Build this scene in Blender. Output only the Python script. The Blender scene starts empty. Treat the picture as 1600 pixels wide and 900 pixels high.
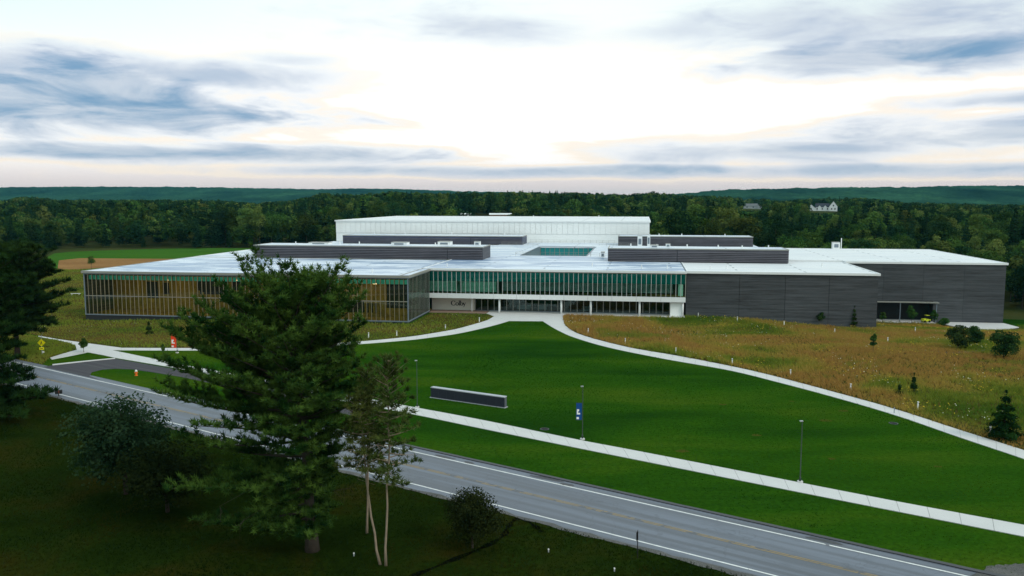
import bpy, bmesh, math, random
import numpy as np
from mathutils import Vector, Matrix

R = math.radians
scene = bpy.context.scene
COL = scene.collection
random.seed(7)
RNG = np.random.default_rng(11)

# ------------------------------------------------------------------ camera
F, HY, H = 1300.0, 311.0, 27.0            # focal length and horizon row in the 1600x900 photo, camera height in metres
PITCH = math.atan((450 - HY) / F)
SP, CP = math.sin(PITCH), math.cos(PITCH)
cam_data = bpy.data.cameras.new('camera')
cam_data.sensor_width = 36.0
cam_data.lens = 36.0 * F / 1600.0
cam_data.clip_start = 0.5
cam_data.clip_end = 30000.0
cam = bpy.data.objects.new('camera', cam_data)
cam.location = (0, 0, H)
cam.rotation_euler = (math.pi / 2 - PITCH, 0, 0)
COL.objects.link(cam)
scene.camera = cam

# ------------------------------------------------------------------ light
SUN_AZ, SUN_EL = R(124), R(36)
SUN_DIR = Vector((math.sin(SUN_AZ) * math.cos(SUN_EL), math.cos(SUN_AZ) * math.cos(SUN_EL), math.sin(SUN_EL)))
ld = bpy.data.lights.new('sun', 'SUN')
ld.energy = 1.1
ld.angle = R(18)
ld.color = (1.0, 0.93, 0.84)
sun = bpy.data.objects.new('sun', ld)
sun.rotation_euler = SUN_DIR.to_track_quat('Z', 'Y').to_euler()
sun.location = (0, 200, 300)
COL.objects.link(sun)
scene.view_settings.view_transform = 'Standard'
scene.view_settings.look = 'None'
scene.view_settings.gamma = 1.0
scene.view_settings.exposure = 0.28
scene.view_settings.use_curve_mapping = False
scene.cycles.max_bounces = 7
scene.cycles.diffuse_bounces = 3
scene.cycles.transparent_max_bounces = 12
scene.cycles.volume_bounces = 0
scene.cycles.use_denoising = True


# ------------------------------------------------------------------ node helpers
class NT:
    def __init__(s, nt):
        s.nt = nt

    def n(s, typ, **kw):
        nd = s.nt.nodes.new(typ)
        for k, v in kw.items():
            setattr(nd, k, v)
        return nd

    def link(s, a, b):
        s.nt.links.new(a, b)

    def put(s, sock, v):
        if isinstance(v, bpy.types.NodeSocket):
            s.nt.links.new(v, sock)
        elif isinstance(v, (tuple, list)) and len(v) == 3 and sock.type == 'RGBA':
            sock.default_value = (*v, 1)
        else:
            sock.default_value = v

    def m(s, op, a, b=None, c=None, clamp=False):
        nd = s.n('ShaderNodeMath', operation=op)
        nd.use_clamp = clamp
        s.put(nd.inputs[0], a)
        if b is not None:
            s.put(nd.inputs[1], b)
        if c is not None:
            s.put(nd.inputs[2], c)
        return nd.outputs[0]

    def ss(s, v, lo, hi, a=0.0, b=1.0):
        nd = s.n('ShaderNodeMapRange', interpolation_type='SMOOTHSTEP')
        s.put(nd.inputs['Value'], v)
        for k, x in (('From Min', lo), ('From Max', hi), ('To Min', a), ('To Max', b)):
            nd.inputs[k].default_value = x
        return nd.outputs[0]

    def mix(s, f, a, b, blend='MIX'):
        nd = s.n('ShaderNodeMix', data_type='RGBA', blend_type=blend)
        s.put(nd.inputs[0], f)
        s.put(nd.inputs[6], a)
        s.put(nd.inputs[7], b)
        return nd.outputs[2]

    def noise(s, vec, scale, detail=3.0, rough=0.55, dist=0.0):
        nd = s.n('ShaderNodeTexNoise')
        if vec is not None:
            s.link(vec, nd.inputs['Vector'])
        nd.inputs['Scale'].default_value = scale
        nd.inputs['Detail'].default_value = detail
        nd.inputs['Roughness'].default_value = rough
        nd.inputs['Distortion'].default_value = dist
        return nd.outputs[0]

    def mapping(s, vec, scale=(1, 1, 1), rot=(0, 0, 0), loc=(0, 0, 0)):
        nd = s.n('ShaderNodeMapping')
        s.link(vec, nd.inputs['Vector'])
        nd.inputs['Scale'].default_value = scale
        nd.inputs['Rotation'].default_value = rot
        nd.inputs['Location'].default_value = loc
        return nd.outputs[0]

    def ramp(s, v, stops):
        nd = s.n('ShaderNodeValToRGB')
        s.link(v, nd.inputs[0])
        el = nd.color_ramp.elements
        while len(el) < len(stops):
            el.new(0.5)
        for e, (p, c) in zip(el, stops):
            e.position = p
            e.color = (*c, 1)
        return nd.outputs[0]

    def bump(s, h, strength=0.3, dist=0.1):
        nd = s.n('ShaderNodeBump')
        s.link(h, nd.inputs['Height'])
        nd.inputs['Strength'].default_value = strength
        nd.inputs['Distance'].default_value = dist
        return nd.outputs[0]

    def pos(s):
        return s.n('ShaderNodeNewGeometry').outputs['Position']

    def obj(s):
        return s.n('ShaderNodeTexCoord').outputs['Object']


def new_mat(name):
    m = bpy.data.materials.new(name)
    m.use_nodes = True
    m.node_tree.nodes.clear()
    t = NT(m.node_tree)
    out = t.n('ShaderNodeOutputMaterial')
    return m, t, out


def principled(t, out, col, rough=0.7, spec=0.3, normal=None, metal=0.0):
    p = t.n('ShaderNodeBsdfPrincipled')
    t.put(p.inputs['Base Color'], col)
    t.put(p.inputs['Roughness'], rough)
    t.put(p.inputs['Specular IOR Level'], spec)
    p.inputs['Metallic'].default_value = metal
    if normal is not None:
        t.link(normal, p.inputs['Normal'])
    t.link(p.outputs[0], out.inputs['Surface'])
    return p


def plain(name, col, rough=0.6, spec=0.3, var=0.12, scale=1.5, metal=0.0):
    m, t, out = new_mat(name)
    n = t.noise(t.pos(), scale, 4)
    c = t.mix(n, tuple(x * (1 - var) for x in col), tuple(min(1, x * (1 + var)) for x in col))
    principled(t, out, c, rough, spec, None, metal)
    return m


def ground_mat(name, stops, scale, fine=3.0, fine_amt=0.35, rough=0.9, spec=0.0, stretch=(1, 1, 1), rot=0.0, bump=0.3, spots=None):
    m, t, out = new_mat(name)
    p = t.pos()
    pm = t.mapping(p, stretch, (0, 0, rot))
    n1 = t.noise(pm, scale, 5, 0.6, 0.3)
    c = t.ramp(n1, stops)
    n2 = t.noise(p, fine, 5, 0.7)
    c = t.mix(fine_amt, c, t.ramp(n2, [(0.25, (0.25, 0.25, 0.25)), (0.75, (1.55, 1.55, 1.45))]), 'MULTIPLY')
    if spots:
        n3 = t.noise(p, spots[0], 3, 0.5)
        c = t.mix(t.ss(n3, spots[1], spots[1] + 0.06), c, spots[2])
    principled(t, out, c, rough, spec, t.bump(n2, bump, 0.15))
    return m


def leaf_mat(name, ca, cb, scale=0.5, var=0.35, trans=0.3):
    m, t, out = new_mat(name)
    n = t.noise(t.obj(), scale, 3)
    c = t.mix(t.ss(n, 0.35, 0.65), ca, cb)
    rnd = t.n('ShaderNodeObjectInfo').outputs['Random']
    h = t.n('ShaderNodeHueSaturation')
    t.put(h.inputs['Hue'], t.m('MULTIPLY_ADD', rnd, 0.045, 0.478))
    r2 = t.m('FRACT', t.m('MULTIPLY', rnd, 7.31))
    t.put(h.inputs['Value'], t.m('MULTIPLY_ADD', r2, 2 * var, 1 - var))
    h.inputs['Saturation'].default_value = 1.0
    t.link(c, h.inputs['Color'])
    d = t.n('ShaderNodeBsdfDiffuse')
    tr = t.n('ShaderNodeBsdfTranslucent')
    t.link(h.outputs[0], d.inputs[0])
    t.link(h.outputs[0], tr.inputs[0])
    mx = t.n('ShaderNodeMixShader')
    mx.inputs[0].default_value = trans
    t.link(d.outputs[0], mx.inputs[1])
    t.link(tr.outputs[0], mx.inputs[2])
    t.link(mx.outputs[0], out.inputs['Surface'])
    return m


# ------------------------------------------------------------------ world: dusk sky behind broken cloud
def make_world():
    w = bpy.data.worlds.new('World')
    scene.world = w
    w.use_nodes = True
    w.node_tree.nodes.clear()
    t = NT(w.node_tree)
    out = t.n('ShaderNodeOutputWorld')
    sky = t.n('ShaderNodeTexSky', sky_type='NISHITA')
    sky.sun_disc = False
    sky.sun_elevation = SUN_EL
    sky.sun_rotation = SUN_AZ
    sky.dust_density = 2.0
    bg1 = t.n('ShaderNodeBackground')
    bg1.inputs[1].default_value = 0.1
    t.link(sky.outputs[0], bg1.inputs[0])
    d = t.n('ShaderNodeTexCoord').outputs['Generated']
    sep = t.n('ShaderNodeSeparateXYZ')
    t.link(d, sep.inputs[0])
    x, y, z = sep.outputs
    az = t.m('ARCTAN2', x, y)
    el = t.m('ARCSINE', z, clamp=False)
    cmb = t.n('ShaderNodeCombineXYZ')
    t.link(az, cmb.inputs[0])
    t.link(el, cmb.inputs[1])
    ae = cmb.outputs[0]
    # clear veil
    col = t.mix(t.ss(el, 0.012, 0.06), (0.72, 0.64, 0.63), (0.94, 0.94, 0.93))
    col = t.mix(t.ss(el, 0.10, 0.24), col, (0.62, 0.80, 0.77))
    col = t.mix(t.ss(el, 0.35, 1.2), col, (0.70, 0.86, 0.95))
    # bright veil low in the cloud ahead
    dot = t.m('ADD', t.m('ADD', t.m('MULTIPLY', x, -0.02), t.m('MULTIPLY', y, 0.985)), t.m('MULTIPLY', z, 0.17))
    glow = t.m('POWER', t.m('MAXIMUM', dot, 0.0), 9.0)
    col = t.mix(t.m('MULTIPLY', t.m('MULTIPLY', glow, 0.55), t.ss(el, 0.01, 0.08)), col, (1.12, 1.12, 1.1))
    # streaky cloud noise (in azimuth / elevation)
    n1 = t.noise(t.mapping(ae, (2.4, 10.5, 1)), 1.0, 7, 0.56, 0.7)
    n2 = t.noise(t.mapping(ae, (6.5, 30.0, 1), loc=(3, 1, 0)), 1.0, 7, 0.60, 0.6)
    nn = t.m('ADD', t.m('MULTIPLY', n1, 0.62), t.m('MULTIPLY', n2, 0.38))
    mask = None
    for (px, py, rx, ry, st) in ((60, 182, 380, 64, 1.35), (20, 135, 240, 34, 0.6), (330, 135, 300, 34, 0.6), (460, 108, 110, 16, 0.4), (240, 246, 520, 24, 0.95), (560, 268, 400, 14, 0.65),
                                 (735, 50, 290, 44, 0.55), (1060, 62, 240, 28, 0.40), (1400, 60, 400, 60, 0.62), (1430, 112, 330, 30, 0.95), (1560, 20, 300, 40, 0.5),
                                 (1600, 180, 150, 14, 0.6), (1230, 240, 380, 24, 0.62), (1560, 224, 340, 28, 0.85), (950, 268, 380, 12, 0.75), (1420, 270, 460, 14, 0.65),
                                 (-500, 150, 420, 60, 0.8), (2200, 90, 420, 60, 0.7), (2300, 240, 420, 28, 0.7), (-450, 255, 420, 24, 0.7)):
        a0 = math.atan((px - 800) / F)
        e0 = math.atan((HY - py) / F)
        da = t.m('DIVIDE', t.m('SUBTRACT', az, a0), rx / F)
        de = t.m('DIVIDE', t.m('SUBTRACT', el, e0), ry / F)
        r = t.m('SQRT', t.m('ADD', t.m('MULTIPLY', da, da), t.m('MULTIPLY', de, de)))
        r = t.m('ADD', r, t.m('MULTIPLY', t.m('SUBTRACT', nn, 0.5), 3.4))
        k = t.ss(r, 1.30, -0.25, 0.0, st)
        mask = k if mask is None else t.m('MAXIMUM', mask, k)
    gen = t.m('MULTIPLY', t.ss(nn, 0.55, 0.72, 0.0, 0.45), t.ss(el, 1.0, 0.3))
    gen = t.m('MULTIPLY', gen, t.ss(dot, 0.99, 0.60, 0.0, 1.0))
    mask = t.m('MAXIMUM', mask, gen)
    ccol = t.mix(t.ss(mask, 0.3, 1.0), (0.56, 0.61, 0.70), (0.15, 0.29, 0.46))
    ccol = t.mix(t.ss(n2, 0.35, 0.7), ccol, (0.56, 0.61, 0.68))
    # warm rim where the cloud thins
    rim = t.m('MULTIPLY', t.ss(mask, 0.0, 0.12), t.ss(mask, 0.34, 0.12))
    col = t.mix(t.m('MULTIPLY', rim, t.ss(el, 0.25, 0.08, 0, 0.75)), col, (0.92, 0.80, 0.66))
    col = t.mix(t.ss(mask, 0.04, 0.60), col, ccol)
    bg2 = t.n('ShaderNodeBackground')
    t.link(col, bg2.inputs[0])
    bg2.inputs[1].default_value = 1.0
    mx = t.n('ShaderNodeMixShader')
    mx.inputs[0].default_value = 0.9
    t.link(bg1.outputs[0], mx.inputs[1])
    t.link(bg2.outputs[0], mx.inputs[2])
    t.link(mx.outputs[0], out.inputs['Surface'])


make_world()


# ------------------------------------------------------------------ geometry helpers
def ss(x, a, b):
    t = np.clip((np.asarray(x, float) - a) / (b - a), 0, 1)
    return t * t * (3 - 2 * t)


YAW = math.atan(203 / F)
CY, SY = math.cos(YAW), math.sin(YAW)


def to_b(X, Y):
    return X * CY - Y * SY, X * SY + Y * CY


def from_b(u, v):
    return u * CY + v * SY, -u * SY + v * CY


def un(x, y, z=0.0):
    dx, dy = (x - 800) / F, -(y - 450) / F
    Yd, Zd = CP + dy * SP, -SP + dy * CP
    t = (z - H) / Zd
    return dx * t, Yd * t


def proj(X, Y, Z):
    Z = Z - H
    d = Y * CP - Z * SP
    up = Y * SP + Z * CP
    return 800 + F * X / d, 450 - F * up / d


RISE_X = [-400, 0, 400, 520, 700, 1040, 1200, 1600, 2000]
RISE_Z = [9, 9.5, 9, 15, 16.5, 16, 10, 5, 5]


def gz(X, Y):
    X = np.asarray(X, float)
    Y = np.asarray(Y, float)
    u, v = X * CY - Y * SY, X * SY + Y * CY
    z = -1.7 * ss(u, 15, 50) * ss(v, 150, 195) - 3.1 * ss(u, 36, 62) * ss(v, 188, 226)
    z = z - 2.0 * ss(u, 72, 80) * ss(v, 196, 211) * (1 - ss(v, 214, 230))
    z = z * (1 - ss(Y, 300, 420))
    z = z - 0.9 * ss(-u, 92, 126) * ss(v, 150, 171) * (1 - ss(v, 200, 240))
    px = 800 + F * X / np.maximum(Y, 1.0)
    rise = np.interp(px, RISE_X, RISE_Z)
    z = z + rise * ss(Y, 430, 900) - (rise + 12) * ss(Y, 1700, 2400)
    z = z + 3.0 * np.exp(-(((X - 415) / 60) ** 2 + ((Y - 1105) / 60) ** 2))
    return z


def ug(x, y):
    zs = np.linspace(6, -12, 1801)          # walk down the sight line to the terrain
    dx, dy = (x - 800) / F, -(y - 450) / F
    t = (zs - H) / (-SP + dy * CP)
    X, Y = dx * t, (CP + dy * SP) * t
    k = int(np.argmax(gz(X, Y) >= zs))
    return float(X[k]), float(Y[k]), float(gz(X[k], Y[k]))


def tag(o, label=None, cat=None, group=None, kind=None):
    if label:
        o['label'] = label
    if cat:
        o['category'] = cat
    if group:
        o['group'] = group
    if kind:
        o['kind'] = kind
    return o


def link_mesh(name, me, parent=None, loc=None, rotz=None):
    o = bpy.data.objects.new(name, me)
    COL.objects.link(o)
    if parent is not None:
        o.parent = parent
    if loc is not None:
        o.location = loc
    if rotz is not None:
        o.rotation_euler = (0, 0, rotz)
    return o


def empty(name, loc, rz=0.0, label=None, cat=None, group=None):
    o = bpy.data.objects.new(name, None)
    o.empty_display_size = 0.5
    COL.objects.link(o)
    o.location = loc
    o.rotation_euler = (0, 0, rz)
    return tag(o, label, cat, group)


def np_mesh(name, V, Fc, mat, smooth=False):
    V = np.ascontiguousarray(V, np.float32)
    Fc = np.ascontiguousarray(Fc, np.int32)
    me = bpy.data.meshes.new(name)
    k = Fc.shape[1]
    me.vertices.add(len(V))
    me.vertices.foreach_set('co', V.ravel())
    me.loops.add(Fc.size)
    me.loops.foreach_set('vertex_index', Fc.ravel())
    me.polygons.add(len(Fc))
    me.polygons.foreach_set('loop_start', np.arange(0, Fc.size, k, dtype=np.int32))
    if smooth:
        me.polygons.foreach_set('use_smooth', np.ones(len(Fc), bool))
    me.update(calc_edges=True)
    me.materials.append(mat)
    return me


class MB:
    def __init__(s):
        s.v, s.f = [], []

    def quad(s, a, b, c, d):
        i = len(s.v)
        s.v += [a, b, c, d]
        s.f.append((i, i + 1, i + 2, i + 3))
        return s

    def poly(s, pts):
        i = len(s.v)
        s.v += list(pts)
        s.f.append(tuple(range(i, i + len(pts))))
        return s

    def box(s, x0, x1, y0, y1, z0, z1):
        i = len(s.v)
        s.v += [(x0, y0, z0), (x1, y0, z0), (x1, y1, z0), (x0, y1, z0), (x0, y0, z1), (x1, y0, z1), (x1, y1, z1), (x0, y1, z1)]
        s.f += [tuple(i + k for k in q) for q in ((3, 2, 1, 0), (4, 5, 6, 7), (0, 1, 5, 4), (1, 2, 6, 5), (2, 3, 7, 6), (3, 0, 4, 7))]
        return s

    def prism(s, pts, z0, z1):
        n = len(pts)
        i = len(s.v)
        s.v += [(p[0], p[1], z0) for p in pts] + [(p[0], p[1], z1) for p in pts]
        s.f.append(tuple(i + n - 1 - k for k in range(n)))
        s.f.append(tuple(i + n + k for k in range(n)))
        for k in range(n):
            j = (k + 1) % n
            s.f.append((i + k, i + j, i + n + j, i + n + k))
        return s

    def tube(s, pts, rad, n=6, cap=True):
        pts = [Vector(p) for p in pts]
        i0 = len(s.v)
        for k, p in enumerate(pts):
            d = (pts[min(k + 1, len(pts) - 1)] - pts[max(k - 1, 0)])
            if d.length < 1e-6:
                d = Vector((0, 0, 1))
            d.normalize()
            a = d.cross(Vector((0, 0, 1)) if abs(d.z) < 0.9 else Vector((1, 0, 0))).normalized()
            b = d.cross(a)
            r = rad[k] if isinstance(rad, (list, tuple)) else rad
            for q in range(n):
                th = 2 * math.pi * q / n
                s.v.append(tuple(p + a * (r * math.cos(th)) + b * (r * math.sin(th))))
        for k in range(len(pts) - 1):
            for q in range(n):
                q2 = (q + 1) % n
                s.f.append((i0 + k * n + q, i0 + k * n + q2, i0 + (k + 1) * n + q2, i0 + (k + 1) * n + q))
        if cap:
            s.f.append(tuple(i0 + q for q in reversed(range(n))))
            s.f.append(tuple(i0 + (len(pts) - 1) * n + q for q in range(n)))
        return s

    def mesh(s, name, mat, smooth=False):
        me = bpy.data.meshes.new(name)
        me.from_pydata(s.v, [], s.f)
        bm = bmesh.new()
        bm.from_mesh(me)
        bmesh.ops.recalc_face_normals(bm, faces=bm.faces)
        bm.to_mesh(me)
        bm.free()
        if smooth:
            for p in me.polygons:
                p.use_smooth = True
        me.materials.append(mat)
        return me

    def build(s, name, mat, parent=None, loc=None, rotz=None, smooth=False):
        return link_mesh(name, s.mesh(name, mat, smooth), parent, loc, rotz)


def sheet(name, poly, z, mat, res=4.0, thick=0.0, parent=None):
    """a ground covering: polygon cut on a regular grid, laid on the terrain"""
    bm = bmesh.new()
    area = sum(poly[i][0] * poly[(i + 1) % len(poly)][1] - poly[(i + 1) % len(poly)][0] * poly[i][1] for i in range(len(poly)))
    if area < 0:
        poly = poly[::-1]
    fc = bm.faces.new([bm.verts.new((p[0], p[1], 0)) for p in poly])
    fc.normal_update()
    bmesh.ops.triangulate(bm, faces=bm.faces[:])
    if res:
        xs = [p[0] for p in poly]
        ys = [p[1] for p in poly]
        for k in range(math.ceil(min(xs) / res), math.floor(max(xs) / res) + 1):
            bmesh.ops.bisect_plane(bm, geom=bm.verts[:] + bm.edges[:] + bm.faces[:], plane_co=(k * res, 0, 0), plane_no=(1, 0, 0))
        for k in range(math.ceil(min(ys) / res), math.floor(max(ys) / res) + 1):
            bmesh.ops.bisect_plane(bm, geom=bm.verts[:] + bm.edges[:] + bm.faces[:], plane_co=(0, k * res, 0), plane_no=(0, 1, 0))
    for v in bm.verts:
        v.co.z = float(gz(v.co.x, v.co.y)) + z
    bm.normal_update()
    for f in bm.faces:
        if f.normal.z < 0:
            f.normal_flip()
    if thick:
        be = [e for e in bm.edges if e.is_boundary]
        ret = bmesh.ops.extrude_edge_only(bm, edges=be)
        for g in ret['geom']:
            if isinstance(g, bmesh.types.BMVert):
                g.co.z -= thick
    me = bpy.data.meshes.new(name)
    bm.to_mesh(me)
    bm.free()
    me.materials.append(mat)
    o = link_mesh(name, me, parent)
    if parent is None:
        o['kind'] = 'structure'
    return o


def catmull(pts, n=5):
    out = []
    P = [pts[0]] + list(pts) + [pts[-1]]
    for i in range(1, len(P) - 2):
        for k in range(n):
            t = k / n
            q = []
            for c in range(2):
                a, b, d, e = P[i - 1][c], P[i][c], P[i + 1][c], P[i + 2][c]
                q.append(0.5 * (2 * b + (d - a) * t + (2 * a - 5 * b + 4 * d - e) * t * t + (-a + 3 * b - 3 * d + e) * t ** 3))
            out.append(tuple(q))
    out.append(tuple(pts[-1]))
    return out


def W(pts):
    return [un(*p) for p in pts]


def in_poly(X, Y, poly):
    X = np.asarray(X)
    Y = np.asarray(Y)
    r = np.zeros(X.shape, bool)
    n = len(poly)
    for i in range(n):
        x0, y0 = poly[i]
        x1, y1 = poly[(i + 1) % n]
        c = ((y0 > Y) != (y1 > Y))
        with np.errstate(divide='ignore', invalid='ignore'):
            xi = (x1 - x0) * (Y - y0) / (y1 - y0 + 1e-12) + x0
        r ^= c & (X < xi)
    return r


# ------------------------------------------------------------------ ground materials
M = {}
M['ground'] = ground_mat('rough_ground', [(0.3, (0.035, 0.05, 0.014)), (0.7, (0.06, 0.06, 0.02))], 0.05)
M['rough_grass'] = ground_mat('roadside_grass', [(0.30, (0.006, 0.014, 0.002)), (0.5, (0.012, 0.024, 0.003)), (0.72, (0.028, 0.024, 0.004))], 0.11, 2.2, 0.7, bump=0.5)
M['lawn'] = ground_mat('lawn_grass', [(0.32, (0.008, 0.038, 0.004)), (0.5, (0.020, 0.068, 0.004)), (0.66, (0.046, 0.088, 0.006))], 0.04, 2.2, 0.6, stretch=(0.45, 1.7, 1), rot=0.6, bump=0.25)
M['field'] = ground_mat('field_grass', [(0.3, (0.03, 0.09, 0.012)), (0.7, (0.05, 0.13, 0.016))], 0.03, 0.6, 0.25, stretch=(0.3, 1, 1))
M['infield'] = ground_mat('bare_earth', [(0.3, (0.20, 0.10, 0.04)), (0.7, (0.30, 0.17, 0.07))], 0.06, 0.5, 0.3, stretch=(0.3, 1, 1))
M['meadow'] = ground_mat('meadow_soil', [(0.35, (0.05, 0.065, 0.012)), (0.65, (0.10, 0.065, 0.018))], 0.09, 3.0, 0.6, bump=0.6)


def asphalt(name, base, wear, spec=0.4):
    m, t, out = new_mat(name)
    p = t.pos()
    a = math.atan2(-0.565, 0.825)
    q = t.mapping(p, (1, 1, 1), (0, 0, -a))
    n1 = t.noise(t.mapping(q, (0.03, 1.1, 1)), 1.0, 4, 0.55)
    n2 = t.noise(p, 0.5, 5, 0.6)
    n3 = t.noise(p, 30, 2)
    c = t.mix(t.ss(n1, 0.35, 0.65), tuple(x * 0.6 for x in base), tuple(x * 1.4 for x in base))
    c = t.mix(t.ss(n2, 0.52, 0.75, 0, wear), c, tuple(x * 0.6 for x in base))
    c = t.mix(t.m('MULTIPLY', n3, 0.3), c, tuple(x * 2 for x in base))
    vor = t.n('ShaderNodeTexVoronoi', feature='DISTANCE_TO_EDGE')
    vor.inputs['Scale'].default_value = 0.16
    dn = t.n('ShaderNodeVectorMath', operation='ADD')
    t.link(p, dn.inputs[0])
    sc = t.n('ShaderNodeVectorMath', operation='SCALE')
    nz = t.n('ShaderNodeTexNoise')
    nz.inputs['Scale'].default_value = 0.5
    t.link(p, nz.inputs['Vector'])
    t.link(nz.outputs[1], sc.inputs[0])
    sc.inputs['Scale'].default_value = 4.0
    t.link(sc.outputs[0], dn.inputs[1])
    t.link(dn.outputs[0], vor.inputs['Vector'])
    crack = t.ss(vor.outputs['Distance'], 0.010, 0.002, 0, 0.22)
    c = t.mix(crack, c, (0.03, 0.03, 0.032))
    principled(t, out, c, t.ss(n1, 0.3, 0.7, 0.45, 0.65), spec, t.bump(n3, 0.15, 0.02))
    return m


M['asphalt'] = asphalt('worn_asphalt', (0.100, 0.112, 0.135), 0.4)
M['drive'] = asphalt('dark_asphalt', (0.030, 0.026, 0.033), 0.2, 0.12)
M['tar'] = asphalt('edge_asphalt', (0.04, 0.04, 0.045), 0.2)
M['gravel'] = ground_mat('gravel', [(0.3, (0.10, 0.10, 0.10)), (0.7, (0.17, 0.165, 0.16))], 0.6, 8.0, 0.6, bump=0.8)


def concrete(name, base, joint=None):
    m, t, out = new_mat(name)
    p = t.pos()
    n1 = t.noise(p, 0.35, 5, 0.6)
    n2 = t.noise(p, 9, 4, 0.6)
    c = t.mix(n1, tuple(x * 0.86 for x in base), tuple(x * 1.08 for x in base))
    c = t.mix(t.m('MULTIPLY', n2, 0.22), c, tuple(x * 0.7 for x in base))
    principled(t, out, c, 0.75, 0.25, t.bump(n2, 0.1, 0.02))
    return m


M['concrete'] = concrete('pale_concrete', (0.60, 0.59, 0.57))
M['joint'] = plain('joint_grey', (0.30, 0.295, 0.28), 0.9)
M['paver'] = concrete('reddish_paver', (0.30, 0.20, 0.155))
M['paint_white'] = ground_mat('white_road_paint', [(0.3, (0.62, 0.62, 0.60)), (0.7, (0.80, 0.80, 0.78))], 1.2, 6, 0.2, rough=0.6, bump=0.05, spots=(1.6, 0.68, (0.2, 0.2, 0.21)))
M['paint_yellow'] = ground_mat('faded_yellow_paint', [(0.3, (0.24, 0.19, 0.115)), (0.7, (0.34, 0.25, 0.13))], 0.6, 6, 0.2, rough=0.6, bump=0.05, spots=(0.9, 0.52, (0.15, 0.145, 0.14)))

# ------------------------------------------------------------------ terrain
def make_ground():
    xs = np.unique(np.concatenate([np.arange(-280, 281, 8.0), np.geomspace(280, 11000, 46), -np.geomspace(280, 11000, 46)]))
    ys = np.unique(np.concatenate([np.arange(-40, 500, 8.0), np.geomspace(500, 11000, 70), [-80, -200, -600, -2000]]))
    X, Y = np.meshgrid(xs, ys)
    Z = gz(X, Y) - 0.14
    V = np.stack([X.ravel(), Y.ravel(), Z.ravel()], 1)
    nx, ny = len(xs), len(ys)
    i = np.arange(nx * ny).reshape(ny, nx)
    Fc = np.stack([i[:-1, :-1], i[:-1, 1:], i[1:, 1:], i[1:, :-1]], -1).reshape(-1, 4)
    o = link_mesh('ground', np_mesh('ground', V, Fc, M['ground'], True))
    o['kind'] = 'structure'


make_ground()

# far wooded hills: a ridge left and a nearer one right, with a canopy-rough surface
def vnoise(x, y, seed):
    r = np.random.default_rng(seed)
    tab = r.random((256, 256))
    xi, yi = np.floor(x).astype(int), np.floor(y).astype(int)
    fx, fy = x - xi, y - yi
    fx, fy = fx * fx * (3 - 2 * fx), fy * fy * (3 - 2 * fy)
    g = lambda a, b: tab[a % 256, b % 256]
    return (g(xi, yi) * (1 - fx) + g(xi + 1, yi) * fx) * (1 - fy) + (g(xi, yi + 1) * (1 - fx) + g(xi + 1, yi + 1) * fx) * fy


def make_hills(name, px_prof, dist, d0, d1, seed, mat):
    pxs = np.linspace(-700, 2300, 2200)
    ridge_y = np.interp(pxs, *zip(*px_prof))
    rows = np.concatenate([np.linspace(d0, dist, 40), np.linspace(dist, d1, 8)[1:]])
    az = (pxs - 800) / F
    A, D = np.meshgrid(az, rows)
    X, Y = A * D, D
    top = H + (HY - ridge_y) / F * dist
    prof = np.where(D < dist, ss(D, d0 - 200, dist) ** 0.8, 1 - 0.5 * ss(D, dist, d1))
    Z = -12 + (top[None, :] + 12) * prof
    # folds of land, then tree crowns
    Z = Z + (vnoise(X / 420, Y / 520, seed) - 0.5) * 26 * prof * (D < dist * 0.97)
    Z = Z + (vnoise(X / 30, Y / 60, seed + 1) - 0.5) * 7 + (vnoise(X / 9, Y / 40, seed + 2) - 0.5) * 5
    V = np.stack([X.ravel(), Y.ravel(), Z.ravel()], 1)
    i = np.arange(V.shape[0]).reshape(len(rows), len(pxs))
    Fc = np.stack([i[:-1, :-1], i[:-1, 1:], i[1:, 1:], i[1:, :-1]], -1).reshape(-1, 4)
    o = link_mesh(name, np_mesh(name, V, Fc, mat))
    o['kind'] = 'structure'


M['hills'] = ground_mat('wooded_hills', [(0.3, (0.002, 0.010, 0.008)), (0.7, (0.030, 0.085, 0.040))], 0.004, 0.03, 0.8, stretch=(1, 0.5, 1), bump=0.0)
make_hills('hills', [(-700, 297), (0, 295), (250, 294), (420, 295), (640, 298), (760, 302), (900, 305), (1100, 308), (2300, 308)], 5200, 3200, 6400, 5, M['hills'])
make_hills('hills', [(-700, 330), (900, 322), (980, 309), (1060, 303), (1130, 298), (1200, 296), (1300, 294), (1420, 293), (1520, 291), (1600, 292), (1800, 290), (2300, 295)], 3600, 2300, 4300, 9, M['hills'])

# ------------------------------------------------------------------ lawns, road, paths
DV = (0.82505, -0.56506)
NV = (0.56506, 0.82505)
P0 = un(707, 720)


def rd(t, o):
    return (P0[0] + DV[0] * t + NV[0] * o, P0[1] + DV[1] * t + NV[1] * o)


def strip(name, o0, o1, z, mat, t0=-330, t1=110, thick=0.0, parent=None, wob=0.0, seed=1, step=4.0):
    r = random.Random(seed)
    n = max(2, int((t1 - t0) / step))
    a = [rd(t0 + (t1 - t0) * k / n, o0 + r.uniform(-wob, wob)) for k in range(n + 1)]
    b = [rd(t0 + (t1 - t0) * k / n, o1 + r.uniform(-wob, wob)) for k in range(n + 1)]
    mb = MB()
    for k in range(n):
        mb.quad((*a[k], z), (*a[k + 1], z), (*b[k + 1], z), (*b[k], z))
        if thick:
            mb.quad((*a[k], z), (*a[k], z - thick), (*a[k + 1], z - thick), (*a[k + 1], z))
            mb.quad((*b[k + 1], z), (*b[k + 1], z - thick), (*b[k], z - thick), (*b[k], z))
    me = bpy.data.meshes.new(name)
    me.from_pydata(mb.v, [], mb.f)
    me.materials.append(mat)
    o = link_mesh(name, me, parent)
    if parent is None:
        o['kind'] = 'structure'
    return o


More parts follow.
